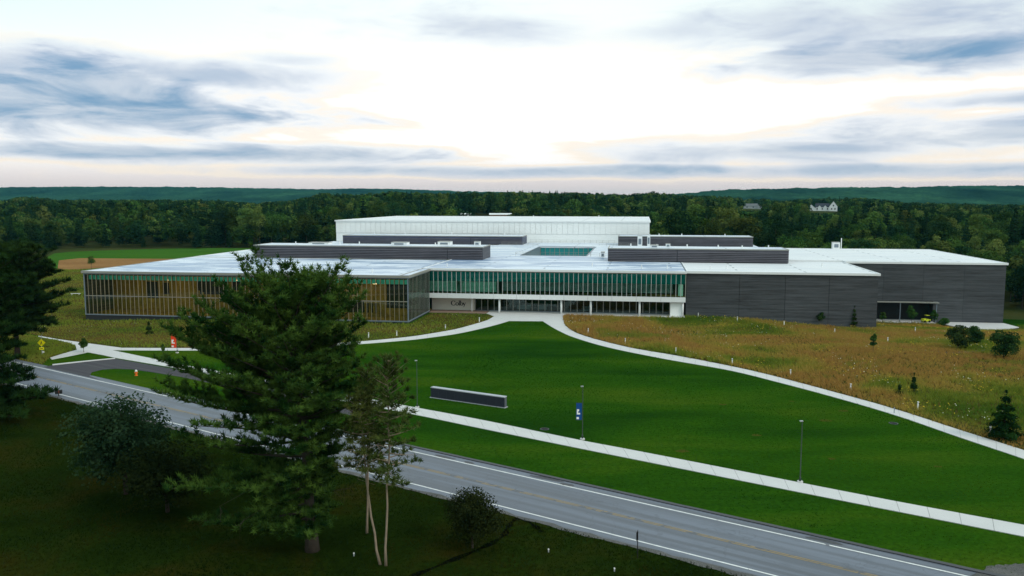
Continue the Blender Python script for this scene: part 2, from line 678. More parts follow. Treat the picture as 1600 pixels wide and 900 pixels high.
lawn = sheet('lawn', [rd(-330, 1.2), rd(110, 1.2), from_b(190, 60), from_b(190, 230), from_b(-240, 262)], 0.0, M['lawn'], 4)
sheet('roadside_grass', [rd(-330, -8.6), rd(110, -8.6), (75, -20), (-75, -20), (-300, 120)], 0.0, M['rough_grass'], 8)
road = strip('road', -8.75, 1.5, 0.010, M['asphalt'], wob=0.06)
strip('road_line', -0.02, 0.16, 0.016, M['paint_white'], parent=road)
strip('road_line', -7.75, -7.58, 0.016, M['paint_white'], parent=road)
strip('centre_line', -3.62, -3.48, 0.016, M['paint_yellow'], parent=road)
strip('centre_line', -3.88, -3.74, 0.016, M['paint_yellow'], parent=road)
strip('road_shoulder', -9.15, -8.55, 0.014, M['gravel'], wob=0.2, seed=3, step=1.2)
strip('road_kerb', 1.15, 1.55, 0.10, M['tar'], t0=-52, t1=110, thick=0.12, wob=0.03, seed=5, step=1.5)
for (tt, oo, ln) in ((-1.5, 0.55, 3.0), (1.8, 0.45, 1.4), (11.0, 0.8, 4.2), (13.5, 0.45, 1.6), (37, 0.75, 3.0)):
    r_ = random.Random(tt)
    pts = [rd(tt + ln * 0.5 * math.cos(a) * r_.uniform(0.7, 1.1), oo + 0.36 * math.sin(a) * r_.uniform(0.6, 1.1)) for a in np.linspace(0, 2 * math.pi, 14)[:-1]]
    sheet('road_patch', pts, 0.020, M['tar'], 0, parent=road)
# gravel apron beside the road, ragged edge
r_ = random.Random(4)
ap = [un(1510, 905), un(1533, 892), un(1548, 885), un(1565, 883), un(1585, 881.5), un(1610, 882), un(1700, 884), un(1760, 960), un(1600, 960)]
sheet('gravel_apron', [(p[0] + r_.uniform(-.15, .15), p[1] + r_.uniform(-.15, .15)) for p in catmull(ap, 4)], 0.03, M['gravel'], 0)

# sidewalk along the road, cast in slabs
swU = W([(175, 547.5), (285, 570), (400, 591), (520, 613), (637.5, 635), (750, 656), (900, 687), (1000, 706), (1200, 745), (1400, 784), (1600, 821), (1720, 844)])
swL = W([(180, 559.5), (285, 577.5), (400, 600.5), (520, 624), (637, 646), (750, 669.5), (900, 700), (1000, 720), (1200, 760), (1400, 799.5), (1600, 839), (1720, 863)])


def slab_path(name, A, B, z, slab_len=1.6, gap=0.02):
    """a concrete path: bed, and one slab object per cast bay"""
    A, B = catmull(A, 6), catmull(B, 6)

    def resamp(P):
        P = np.array(P)
        s = np.concatenate([[0], np.cumsum(np.hypot(*np.diff(P, axis=0).T))])
        return P, s
    PA, sa = resamp(A)
    PB, sb = resamp(B)
    L = (sa[-1] + sb[-1]) / 2
    n = int(L / slab_len)
    bed = sheet(name, [tuple(p) for p in PA] + [tuple(p) for p in PB[::-1]], z - 0.035, M['joint'], 0, 0.06)
    f = lambda P, s, k: np.array([np.interp(k * s[-1], s, P[:, 0]), np.interp(k * s[-1], s, P[:, 1])])
    rr = random.Random(len(A))
    for k in range(n):
        g = gap / L
        a0, a1 = f(PA, sa, k / n + g), f(PA, sa, (k + 1) / n - g)
        b0, b1 = f(PB, sb, k / n + g), f(PB, sb, (k + 1) / n - g)
        zz = float(gz(*((a0 + b1) / 2))) + z + rr.uniform(-0.003, 0.003)
        MB().prism([tuple(a0), tuple(b0), tuple(b1), tuple(a1)], zz - 0.05, zz).build('paving_slab', M['concrete'], bed)
    return bed


slab_path('sidewalk', swU, swL, 0.06, 2.4)
rpU = [(880, 496), (881, 504), (887, 512), (910, 524), (980, 542.5), (1060, 556.5), (1135, 571), (1200, 585.5), (1300, 612), (1400, 640), (1500, 672.5), (1600, 704), (1720, 744)]
rpL = [(848, 502), (858, 508.5), (872, 516.5), (897, 527.5), (950, 543), (1035, 560.5), (1135, 578), (1200, 593.5), (1300, 620), (1400, 649.5), (1500, 684), (1600, 717.5), (1720, 760)]
lpU = [(772, 494.5), (760, 501), (735, 508.5), (710, 515), (670, 522), (635, 527), (560, 534), (450, 540.5), (325, 544), (190, 543.8)]
lpL = [(796, 501.5), (776, 507.5), (746, 515), (712, 522), (670, 528), (635, 532), (560, 538), (450, 544), (325, 547.8), (190, 547.6)]
slab_path('footpath', W(rpU), W(rpL), 0.055, 2.4)
slab_path('footpath', W(lpU), W(lpL), 0.055, 2.6)
sheet('path_junction', W([(190, 543.8), (130, 535.8), (92, 530.5), (60, 525), (60, 526.3), (92, 532.5), (108, 536), (118, 540), (120, 547), (100, 552.5), (78, 559.3), (81, 562), (110, 556.5), (137, 550.8), (160, 555), (180, 559.5), (176, 547.5), (190, 547.6)]), 0.064, M['concrete'], 4, 0.1)
sheet('plaza', W([(772, 494.5), (796, 501.7), (848, 502.2), (880, 496)]) + [from_b(-17.6, 192.0), from_b(-36, 192.0)], 0.062, M['concrete'], 4, 0.1)
sheet('driveway', W([(68, 573.5), (82, 570.8), (130, 565.5), (180, 560.6), (285, 579), (400, 602.5), (480, 620), (560, 638), (560, 652), (480, 634), (400, 614), (282, 589), (240, 582), (207, 577.3), (180, 576.3), (160, 577.6), (143, 582), (140, 588), (158, 594)]), 0.02, M['drive'], 0, 0.03)
sheet('driveway_kerb', W([(82, 569.8), (130, 564.7), (180, 559.9), (180, 560.9), (130, 565.9), (82, 571.2)]), 0.10, M['concrete'], 0, 0.12)
MEADOW_L = [from_b(-128.5, 173.0), from_b(-49.3, 173.0), from_b(-49.3, 190.6), from_b(-36.2, 191.2)] + catmull(W(lpU), 3) + W([(130, 535.2), (92, 529.8), (40, 521), (-60, 505)]) + [from_b(-220, 200), from_b(-235, 290), from_b(-128.5, 290)]
MEADOW_R = catmull(W(rpU), 3) + [from_b(160, 60), from_b(160, 226), from_b(94, 226), from_b(53, 226), from_b(52.6, 193.9), from_b(10.2, 193.9), from_b(10.2, 191.4), from_b(-17.4, 191.6)]
MEADOW_S = W([(92, 532.5), (108, 536.2), (117, 540), (118.5, 547), (77, 559.3), (66, 570), (0, 556), (-60, 540), (-60, 507), (40, 523)])
sheet('meadow', MEADOW_L, 0.03, M['meadow'], 4)
sheet('meadow', MEADOW_R, 0.03, M['meadow'], 4)
sheet('meadow', MEADOW_S, 0.034, M['meadow'], 4)
# a thin gravel track through the right meadow
trk = [ug(*p) for p in ((1262, 519.5), (1305, 526), (1350, 533), (1400, 540), (1440, 547), (1490, 552), (1560, 546), (1640, 556))]
sheet('meadow_track', [(p[0], p[1] + 0.55) for p in trk] + [(p[0], p[1] - 0.55) for p in trk[::-1]], 0.06, M['gravel'], 4)
# sports field far left
sheet('sports_field', [un(*p) for p in ((60, 409), (85, 396), (110, 393.5), (160, 391.5), (250, 388.8), (330, 387.6), (420, 388), (420, 412), (100, 424))], 0.02, M['field'], 8)
sheet('bare_infield', [un(*p) for p in ((92, 407), (125, 403.6), (200, 404.2), (275, 404.6), (330, 404), (330, 412), (200, 416), (132, 420.5), (110, 421.5), (90, 420))], 0.06, M['infield'], 8)
DRY = plain('dry_turf', (0.055, 0.060, 0.010), 0.9, 0.0, 0.5, 3)
for (x, y) in ((1130, 632), (1237, 627), (1318, 642), (1182, 680), (1300, 717), (1066, 705), (1465, 729), (1290, 657)):
    X, Y = un(x, y)
    r_ = random.Random(x)
    s = r_.uniform(0.25, 0.6)
    sheet('dry_patch', [(X + s * 1.5 * math.cos(a) * r_.uniform(.6, 1.1), Y + s * math.sin(a) * r_.uniform(.6, 1.1)) for a in np.linspace(0, 6.283, 12)[:-1]], 0.006, DRY, 0, parent=lawn)
# drainage ditch worn into the near bank
dit = catmull(W([(640, 902), (700, 878), (760, 853), (787, 836), (795, 822), (806, 812), (820, 812), (838, 824), (846, 832)]), 5)
nrm = []
for i in range(len(dit)):
    a, b = dit[max(i - 1, 0)], dit[min(i + 1, len(dit) - 1)]
    l = math.hypot(b[0] - a[0], b[1] - a[1])
    nrm.append((-(b[1] - a[1]) / l, (b[0] - a[0]) / l))
wd = [0.22 + 0.12 * math.sin(i * 1.3) for i in range(len(dit))]
sheet('ditch', [(p[0] + n[0] * w, p[1] + n[1] * w) for p, n, w in zip(dit, nrm, wd)] + [(p[0] - n[0] * w, p[1] - n[1] * w) for p, n, w in list(zip(dit, nrm, wd))[::-1]], 0.012, plain('dark_wet_soil', (0.003, 0.004, 0.002), 0.9, 0.0, 0.4, 2), 0)

# ================================================================== the building
def cladding(name, base):
    m, t, out = new_mat(name)
    p = t.obj()
    n1 = t.noise(t.mapping(p, (0.10, 0.10, 2.2)), 1.0, 6, 0.65, 0.2)
    n2 = t.noise(t.mapping(p, (0.5, 0.5, 9.0)), 1.0, 4, 0.6)
    n3 = t.noise(p, 0.12, 3)
    c = t.mix(t.ss(n1, 0.3, 0.7), tuple(x * 0.42 for x in base), tuple(x * 1.75 for x in base))
    c = t.mix(t.m('MULTIPLY', t.ss(n2, 0.4, 0.7), 0.5), c, tuple(x * 1.7 for x in base))
    c = t.mix(t.m('MULTIPLY', n3, 0.4), c, (base[0] * 1.1, base[1] * 1.0, base[2] * 1.05))
    rnd = t.n('ShaderNodeObjectInfo').outputs['Random']
    hs = t.n('ShaderNodeHueSaturation')
    t.link(c, hs.inputs['Color'])
    t.put(hs.inputs['Value'], t.m('MULTIPLY_ADD', rnd, 0.22, 0.89))
    c = hs.outputs[0]
    w = t.n('ShaderNodeTexWave', wave_type='BANDS', bands_direction='Z', wave_profile='SAW')
    t.link(p, w.inputs['Vector'])
    w.inputs['Scale'].default_value = 0.55
    w.inputs['Distortion'].default_value = 0.0
    principled(t, out, c, 0.55, 0.35, t.bump(w.outputs[1], 0.5, 0.05))
    return m


def roof_mat(name, base, wet):
    m, t, out = new_mat(name)
    p = t.obj()
    n1 = t.noise(t.mapping(p, (0.06, 0.30, 1)), 1.0, 6, 0.6, 0.8)
    n2 = t.noise(p, 0.8, 4)
    br = t.n('ShaderNodeTexBrick')
    t.link(t.mapping(p, (0.02, 0.05, 1)), br.inputs['Vector'])
    br.inputs['Scale'].default_value = 1.0
    br.inputs['Mortar Size'].default_value = 0.005
    br.inputs['Brick Width'].default_value = 0.6
    br.inputs['Row Height'].default_value = 0.16
    t.put(br.inputs['Color1'], base)
    t.put(br.inputs['Color2'], tuple(x * 0.93 for x in base))
    t.put(br.inputs['Mortar'], tuple(x * 0.5 for x in base))
    c = t.mix(t.m('MULTIPLY', n2, 0.25), br.outputs[0], tuple(x * 0.75 for x in base))
    pud = t.ss(n1, 0.49, 0.54, 0, wet)
    c = t.mix(pud, c, (0.20, 0.30, 0.46))
    rgh = t.m('MULTIPLY_ADD', pud, -0.3, 0.6)
    principled(t, out, c, rgh, 0.3, t.bump(n2, 0.05, 0.03))
    return m


def glass_mat(name, tint, refl=0.14):
    m, t, out = new_mat(name)
    tr = t.n('ShaderNodeBsdfTransparent')
    tr.inputs[0].default_value = (*tint, 1)
    gl = t.n('ShaderNodeBsdfGlossy')
    gl.inputs['Roughness'].default_value = 0.03
    gl.inputs['Color'].default_value = (0.62, 0.74, 0.70, 1)
    fr = t.n('ShaderNodeFresnel')
    fr.inputs[0].default_value = 1.5
    mx = t.n('ShaderNodeMixShader')
    t.put(mx.inputs[0], t.m('ADD', fr.outputs[0], refl, clamp=True))
    t.link(tr.outputs[0], mx.inputs[1])
    t.link(gl.outputs[0], mx.inputs[2])
    t.link(mx.outputs[0], out.inputs['Surface'])
    return m


def emit_mat(name, col, s):
    m, t, out = new_mat(name)
    e = t.n('ShaderNodeEmission')
    e.inputs[0].default_value = (*col, 1)
    e.inputs[1].default_value = s
    t.link(e.outputs[0], out.inputs['Surface'])
    return m


M['clad'] = cladding('charcoal_cladding', (0.045, 0.050, 0.055))
M['clad2'] = cladding('charcoal_louvre_cladding', (0.050, 0.050, 0.060))
M['louvre_edge'] = plain('grey_louvre_edge', (0.125, 0.12, 0.14), 0.5, 0.4, 0.35, 0.4)
M['clad_navy'] = cladding('blue_black_cladding', (0.035, 0.042, 0.075))
M['roof_wet'] = roof_mat('wet_white_membrane', (0.72, 0.77, 0.84), 0.9)
M['roof_dry'] = roof_mat('white_membrane', (0.78, 0.79, 0.79), 0.10)
M['roof_mid'] = roof_mat('damp_white_membrane', (0.74, 0.78, 0.82), 0.5)
M['white_metal'] = plain('white_metal', (0.78, 0.80, 0.80), 0.45, 0.4, 0.05)
M['white_wall'] = plain('white_wall_sheet', (0.84, 0.86, 0.85), 0.5, 0.35, 0.05, 0.3)
M['frame'] = plain('silver_frame', (0.27, 0.27, 0.24), 0.4, 0.5, 0.08)
M['frame_bronze'] = plain('bronze_frame', (0.24, 0.215, 0.15), 0.4, 0.5, 0.08)
M['frame_pale'] = plain('pale_frame', (0.50, 0.51, 0.50), 0.4, 0.5, 0.08)
M['frame_dark'] = plain('blue_grey_frame', (0.16, 0.20, 0.24), 0.4, 0.5, 0.08)
M['plinth'] = plain('dark_plinth', (0.03, 0.032, 0.036), 0.8, 0.2)
M['glass'] = glass_mat('clear_glass', (0.94, 0.97, 0.93), 0.0)
M['glass_green'] = glass_mat('green_tinted_glass', (0.42, 0.72, 0.62), 0.0)
M['glass_teal'] = glass_mat('teal_tinted_glass', (0.76, 0.95, 0.91), 0.0)
M['glass_dark'] = glass_mat('dark_glass', (0.55, 0.66, 0.66), 0.02)
M['shade'] = plain('teal_roller_shade', (0.10, 0.60, 0.46), 0.7, 0.2, 0.1, 0.6)
M['shade_deep'] = plain('deep_teal_blind', (0.022, 0.26, 0.26), 0.7, 0.2, 0.12, 0.4)
M['slat_green'] = plain('pale_green_slat', (0.60, 0.78, 0.66), 0.6)
M['slat_pale'] = plain('pale_slat', (0.62, 0.66, 0.64), 0.6)
M['wall_green'] = plain('green_grey_wall', (0.22, 0.38, 0.30), 0.7)
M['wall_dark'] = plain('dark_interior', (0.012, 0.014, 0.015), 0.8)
M['timber'] = ground_mat('timber_lining', [(0.3, (0.15, 0.115, 0.03)), (0.7, (0.28, 0.20, 0.055))], 0.25, 1.2, 0.4, rough=0.6, stretch=(3, 3, 0.3), bump=0.0)
M['timber_dim'] = ground_mat('olive_lining', [(0.3, (0.13, 0.10, 0.03)), (0.7, (0.22, 0.16, 0.045))], 0.2, 1.0, 0.4, rough=0.6, stretch=(3, 3, 0.3), bump=0.0)
M['letter'] = plain('dark_lettering', (0.02, 0.022, 0.025), 0.5)
M['offwhite'] = plain('offwhite_panel', (0.66, 0.63, 0.56), 0.6, 0.2, 0.06, 0.4)
M['lamp_glow'] = emit_mat('warm_lamp', (1.0, 0.70, 0.34), 3.0)
M['fill_glow'] = emit_mat('warm_fill', (1.0, 0.80, 0.42), 24.0)  # glow of the unseen fill strips added inside the glass hall
M['brick_red'] = M['paver']

U0, V0 = -23.0, 193.0
bx_, by_ = from_b(U0, V0)
BLD = empty('recreation_center', (bx_, by_, 0), -YAW, 'long low building with glass wings, dark clad wings and white rooftop hall', 'building')


def bbox(mb, u0, u1, v0, v1, z0, z1):
    return mb.box(u0 - U0, u1 - U0, v0 - V0, v1 - V0, z0, z1)


def bpart(name, mat, boxes, parent=BLD):
    mb = MB()
    for b in boxes:
        bbox(mb, *b)
    return mb.build(name, mat, parent)


def pieces(name, me, locs, parent):
    """alike pieces share one mesh"""
    for (u, v, z) in locs:
        link_mesh(name, me, parent, (u - U0, v - V0, z))


def boxmesh(name, mat, w, d, h):
    return MB().box(-w / 2, w / 2, -d / 2, d / 2, 0, h).mesh(name, mat)


# ---- glass hall (left wing): u -127.5..-50, v 174..
GL, GR, GV, GT = -127.5, -50.0, 174.0, 9.95
bpart('plinth', M['plinth'], [(GL, GR - 0.1, GV + 0.12, GV + 20, -2.0, 0.28)])
bpart('floor', M['timber_dim'], [(GL + 0.3, GR - 0.3, GV + 0.6, GV + 21.9, 0.28, 0.40)])
iw = bpart('interior_wall', M['timber'], [(GL + 0.35, GR - 0.4, GV + 10, GV + 10.4, 0.28, GT)])
bpart('ceiling', M['timber_dim'], [(GL + 0.3, GR - 0.3, GV + 0.6, GV + 22, 9.55, 9.7)])
bpart('end_wall', M['clad'], [(GL - 0.05, GL + 0.28, GV + 0.3, GV + 84, -2.0, 10.05)])
rr = random.Random(5)
for (u0, u1, z0, z1) in ((-118, -115.2, 3.2, 7.2), (-113.8, -112.2, 4.2, 7.0), (-105, -97, 4.4, 7.6), (-96, -93, 5.5, 7.6), (-89, -86, 1.2, 4.0), (-82, -70, 4.2, 7.4), (-67, -60, 0.8, 3.6), (-58, -53, 2.0, 7.6)):
    bpart('wall_opening', M['wall_dark'], [(u0, u1, GV + 9.85, GV + 9.99, z0, z1)], iw)
for (u0, v0, h) in ((-103, 5, 6.2), (-88, 6, 5.0), (-77, 5, 6.4), (-62, 6, 6.0)):
    mb = MB()
    for k in range(5):
        bbox(mb, u0 + k * 1.0, u0 + k * 1.0 + 0.35, GV + v0, GV + v0 + 0.35, 0.4, h - k * 0.4)
    bbox(mb, u0, u0 + 4.4, GV + v0 - 0.3, GV + v0 - 0.02, h - 2.4, h - 1.9)
    mb.build('climbing_frame', M['timber_dim'], BLD)
for k in range(9):
    u = -124 + k * 8.1
    bpart('fill_strip', M['fill_glow'], [(u, u + 6.4, GV + 3.0, GV + 3.25, 9.38, 9.46)])  # added glowing strips, hidden behind the shades, to brighten the hall's back wall
for (u, v, w) in ((-109.5, 5, 0.5), (-107.6, 6, 0.3), (-104.4, 6, 0.4), (-69.5, 7, 0.6), (-59.3, 4, 0.8), (-93.5, 7, 0.4)):
    bpart('ceiling_lamp', M['lamp_glow'], [(u, u + w, GV + v, GV + v + 0.3, 8.1, 8.2)])
NB = 74
cw = bpart('curtain_wall', M['frame_dark'], [(GL, GR, GV - 0.02, GV + 0.22, 9.75, 10.0), (GL, GR, GV - 0.04, GV + 0.22, 0.28, 0.52), (GL, GL + 0.22, GV - 0.03, GV + 0.22, 0.52, 9.75), (GR - 0.2, GR + 0.02, GV - 0.03, GV + 0.22, 0.52, 9.75)])
bw = (GR - GL) / NB
pieces('mullion', boxmesh('mullion', M['frame_bronze'], 0.075, 0.11, 9.23), [(GL + k * bw, GV + 0.04, 0.52) for k in range(1, NB)], cw)
pieces('pane', boxmesh('pane', M['glass'], bw - 0.14, 0.02, 4.15), [(GL + (k + .5) * bw, GV + 0.1, 0.53) for k in range(NB)], cw)
pieces('pane', boxmesh('pane', M['glass'], bw - 0.14, 0.02, 4.89), [(GL + (k + .5) * bw, GV + 0.1, 4.85) for k in range(NB)], cw)
bpart('transom', M['frame'], [(GL + 0.23, GR - 0.21, GV + 0.03, GV + 0.18, 4.69, 4.84)], cw)
pieces('roller_shade', boxmesh('roller_shade', M['shade'], bw - 0.30, 0.10, 0.95), [(GL + (k + .5) * bw + 0.02, GV + 0.24, 8.55) for k in range(1, NB)], cw)
# return glass
RV = 192.4
ND = 16
cw2 = bpart('curtain_wall', M['frame_dark'], [(GR - 0.2, GR + 0.03, GV + 0.23, RV, 9.75, 10.0), (GR - 0.2, GR + 0.03, GV + 0.23, RV, 0.28, 0.52)])
dv = (RV - GV - 0.25) / ND
pieces('mullion', boxmesh('mullion', M['frame'], 0.05, 0.07, 9.23), [(GR - 0.06, GV + 0.25 + k * dv, 0.52) for k in range(1, ND + 1)], cw2)
pieces('pane', boxmesh('pane', M['glass_green'], 0.02, dv - 0.14, 9.2), [(GR - 0.1, GV + 0.25 + (k + .5) * dv, 0.535) for k in range(ND)], cw2)
bpart('transom', M['slat_green'], [(GR - 0.35, GR - 0.22, GV + 1.2, RV - 4, 5.0, 6.0)], cw2)

# ---- entrance block: u -51.4..10, front v 193
CL, CR, CV = -51.4, 10.1, 193.0
ZB, ZG, ZT = 3.45, 4.6, 10.1
NC = 55
cb = (CR - CL) / NC
cw3 = bpart('curtain_wall', M['frame'], [(CL, CR, CV - 0.03, CV + 0.22, 9.86, ZT), (CL, CL + 0.16, CV - 0.02, CV + 0.22, ZG + 0.1, 9.86), (CR - 0.16, CR, CV - 0.02, CV + 0.22, ZG + 0.1, 9.86)])
pieces('mullion', boxmesh('mullion', M['frame_pale'], 0.10, 0.13, 9.86 - ZG - 0.02), [(CL + k * cb, CV + 0.02, ZG + 0.01) for k in range(1, NC)], cw3)
pieces('pane', boxmesh('pane', M['glass_teal'], cb - 0.16, 0.02, 9.86 - ZG - 0.04), [(CL + (k + .5) * cb, CV + 0.1, ZG + 0.02) for k in range(NC)], cw3)
pieces('roller_shade', boxmesh('roller_shade', M['shade_deep'], cb - 0.03, 0.04, 2.25), [(CL + (k + .5) * cb, CV + 0.22, 7.6) for k in range(NC)], cw3)
sp = bpart('spandrel', M['frame'], [(CL + 0.05, CR - 0.05, CV + 0.05, CV + 0.6, ZB + 0.02, ZG)])
npn = 11
pw = (CR - CL) / npn
pieces('spandrel_panel', boxmesh('spandrel_panel', M['white_metal'], pw - 0.05, 0.1, ZG - ZB), [(CL + (k + .5) * pw, CV - 0.02, ZB) for k in range(npn)], sp)
bpart('soffit', M['white_metal'], [(CL + 0.05, CR - 0.05, CV + 0.61, 198, ZB + 0.15, ZB + 0.3)])
bpart('upper_floor', M['timber'], [(CL + 0.2, CR - 0.2, CV + 0.65, 205, ZG - 0.1, ZG + 0.02)])
SPLIT = -33.2
bpart('interior_wall', M['wall_green'], [(CL + 0.2, SPLIT, CV + 3.2, CV + 3.4, ZG + 0.02, 10.0)])
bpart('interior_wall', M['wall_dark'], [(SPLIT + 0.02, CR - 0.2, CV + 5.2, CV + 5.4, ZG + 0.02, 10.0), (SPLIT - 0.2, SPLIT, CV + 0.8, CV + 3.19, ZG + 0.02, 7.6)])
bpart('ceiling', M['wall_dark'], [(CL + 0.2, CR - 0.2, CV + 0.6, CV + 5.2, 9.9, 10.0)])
for k in range(8):
    z = 5.15 + k * 0.30
    bpart('louvre_slat', M['slat_green'], [(CL + 1.2, -43.6, CV + 0.36, CV + 0.44, z, z + 0.19), (-42.4, -34.0, CV + 0.36, CV + 0.44, z, z + 0.19)])
for k in range(8):
    z = 5.5 + k * 0.27
    bpart('louvre_slat', M['slat_pale'], [(SPLIT + 0.6, 7.2, CV + 0.5, CV + 0.6, z, z + 0.08)])
bpart('stair_screen', M['slat_green'], [(8.4, 9.5, CV + 0.9, CV + 1.0, 4.8, 7.9)])
# ground floor
WV = 196.8
ew = bpart('entrance_wall', M['offwhite'], [(-50.6, -39.9, WV + 0.05, WV + 0.4, 0.0, ZB + 0.1)])
bpart('wall_panel', M['offwhite'], [(-50.5, -47.6, WV, WV + 0.04, 0.1, ZB)], ew)
bpart('wall_panel', M['offwhite'], [(-47.5, -39.95, WV - 0.02, WV + 0.04, 0.1, ZB)], ew)
bpart('side_wall', M['white_wall'], [(6.7, 9.7, CV + 0.8, CV + 7, 0.0, ZB + 0.1)])
bpart('lobby_floor', M['paver'], [(-39.8, 6.6, WV + 0.3, 206, 0.0, 0.1)])
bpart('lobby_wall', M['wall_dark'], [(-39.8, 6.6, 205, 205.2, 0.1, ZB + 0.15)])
cw4 = bpart('curtain_wall', M['frame_dark'], [(-39.8, 6.65, WV, WV + 0.15, 0.08, 0.2), (-39.8, 6.65, WV, WV + 0.15, ZB - 0.1, ZB + 0.12)])
ng_ = 30
gw = 46.4 / ng_
pieces('mullion', boxmesh('mullion', M['frame'], 0.15, 0.2, ZB - 0.32), [(-39.75 + k * gw, WV + 0.05, 0.21) for k in range(ng_ + 1)], cw4)
pieces('pane', boxmesh('pane', M['glass_dark'], gw - 0.16, 0.02, ZB - 0.34), [(-39.75 + (k + .5) * gw, WV + 0.08, 0.22) for k in range(ng_)], cw4)
for (u, s) in ((-30, 3.2), (-25, 2.2), (-14, 2.0)):
    bpart('reception_desk', M['white_metal'], [(u, u + s, 200.5, 201.3, 0.1, 1.1)])
mcol = MB().tube([(0, 0, 0), (0, 0, ZB + 0.1)], 0.24, 12).mesh('column', M['white_metal'], True)
for u, v in ((-50.6, 193.7), (-40.3, 195.2), (-33.3, 193.7), (-18.5, 193.7), (-11.6, 193.7), (-0.3, 193.7), (9.5, 193.6)):
    link_mesh('column', mcol, BLD, (u - U0, v - V0, 0))
bpart('terrace', M['paver'], [(-50.9, -36.2, 191.9, WV, -0.2, 0.09)])
bpart('terrace', M['concrete'], [(-36.1, 10.0, 192.05, WV, -0.2, 0.085)])


# the wall lettering, drawn as serif strokes
def letter_poly(mb, pts, y0, y1):
    n = len(pts)
    i = len(mb.v)
    mb.v += [(p[0], y0, p[1]) for p in pts] + [(p[0], y1, p[1]) for p in pts]
    mb.f.append(tuple(i + k for k in range(n)))
    for k in range(n):
        j = (k + 1) % n
        mb.f.append((i + k, i + j, i + n + j, i + n + k))


def stroke(mb, pts, wds, y0, y1):
    for k in range(len(pts) - 1):
        (ax, az), (bx, bz) = pts[k], pts[k + 1]
        l = math.hypot(bx - ax, bz - az) or 1
        nx, nz = -(bz - az) / l, (bx - ax) / l
        wa, wb = wds[k] / 2, wds[k + 1] / 2
        letter_poly(mb, [(ax + nx * wa, az + nz * wa), (bx + nx * wb, bz + nz * wb), (bx - nx * wb, bz - nz * wb), (ax - nx * wa, az - nz * wa)], y0, y1)


def lettering():
    y0, y1 = WV - 0.12 - V0, WV - 0.03 - V0
    s = 1.12
    ox, oz = -45.75 - U0, 1.22

    def T(p):
        return (ox + p[0] * s, oz + p[1] * s)

    def arc(cx, cz, rx, rz, a0, a1, n=18):
        return [(cx + rx * math.cos(R(a0 + (a1 - a0) * k / n)), cz + rz * math.sin(R(a0 + (a1 - a0) * k / n))) for k in range(n + 1)]
    thick = lambda pts, cx, rx, lo, hi: [lo + (hi - lo) * min(1, abs(p[0] - cx) / rx) ** 1.5 for p in pts]
    glyphs = []
    c = arc(0.52, 0.5, 0.46, 0.5, 42, 322)
    glyphs.append((c, thick(c, 0.52, 0.46, 0.05, 0.17)))
    glyphs.append(([(0.88, 0.98), (0.88, 0.66)], [0.06, 0.03]))
    o = arc(1.33, 0.32, 0.28, 0.32, 0, 360, 24)
    glyphs.append((o, thick(o, 1.33, 0.28, 0.045, 0.13)))
    glyphs += [([(1.83, 0.0), (1.83, 1.08)], [0.13, 0.13]), ([(1.72, 0.02), (1.94, 0.02)], [0.04, 0.04]), ([(1.72, 1.04), (1.84, 1.07)], [0.05, 0.05])]
    glyphs += [([(2.12, 0.04), (2.12, 1.08)], [0.13, 0.13]), ([(2.02, 1.04), (2.13, 1.07)], [0.05, 0.05])]
    b = arc(2.34, 0.32, 0.26, 0.31, 150, -150, 20)
    glyphs.append((b, thick(b, 2.34, 0.26, 0.045, 0.13)))
    glyphs += [([(2.72, 0.62), (2.96, 0.02)], [0.12, 0.12]), ([(3.18, 0.62), (2.93, -0.06), (2.85, -0.24), (2.74, -0.30)], [0.06, 0.06, 0.06, 0.10]),
               ([(2.63, 0.62), (2.84, 0.62)], [0.04, 0.04]), ([(3.07, 0.62), (3.27, 0.62)], [0.04, 0.04])]
    mb = MB()
    for pts, wds in glyphs:
        stroke(mb, [T(p) for p in pts], [w * s * 1.45 for w in wds], y0, y1)
    mb.build('lettering', M['letter'], ew)


lettering()

# ---- dark clad wing (right of entrance) and the taller hall behind it
DCU, DCV = 52.2, 194.9
w1 = bpart('clad_wall', M['plinth'], [(CR + 0.15, DCU - 0.06, DCV + 0.12, 230.6, -4.5, 10.0)])
cuts = [CR + 0.15, 22.2, 32.3, 41.8, DCU]
zc = [-4.4, 3.4, 10.05]
for a, b in zip(cuts[:-1], cuts[1:]):
    for z0, z1 in ((-4.4, 10.05),):
        bpart('wall_panel', M['clad'], [(a + 0.04, b - 0.04, DCV, DCV + 0.1, z0, z1)], w1)
bpart('wall_panel', M['clad'], [(DCU - 0.05, DCU + 0.02, DCV + 0.11, 230.6, -4.4, 10.05)], w1)
EL_, ER_, EV_, EB_ = 38.0, 91.6, 227.6, 286.0
ZE = 10.75
w2 = bpart('clad_wall', M['plinth'], [(EL_, ER_ - 0.06, 231.0, EB_, -7.5, ZE - 0.3), (74.6, ER_ - 0.06, EV_ + 0.12, 230.99, -7.5, ZE - 0.3), (DCU + 0.1, 74.59, EV_ + 0.12, 230.99, 0.9, ZE - 0.3)])
for k in range(4):
    a, b = 52.35 + k * (ER_ - 52.35) / 4, 52.35 + (k + 1) * (ER_ - 52.35) / 4
    for z0, z1 in ((-7.4, 0.75), (0.79, 5.75), (5.79, ZE - 0.25)):
        if z0 < 0 and a < 74:
            if b > 74.6:
                bpart('wall_panel', M['clad'], [(74.6, b - 0.02, EV_, EV_ + 0.1, z0, z1)], w2)
            continue
        bpart('wall_panel', M['clad'], [(a + 0.02, b - 0.02, EV_, EV_ + 0.1, z0, z1)], w2)
bpart('wall_panel', M['clad'], [(ER_ - 0.05, ER_ + 0.02, EV_ + 0.11, EB_, -7.4, ZE - 0.25)], w2)
bpart('canopy', M['frame'], [(52.3, 75.6, EV_ - 1.6, EV_ - 0.02, 0.38, 0.62)])
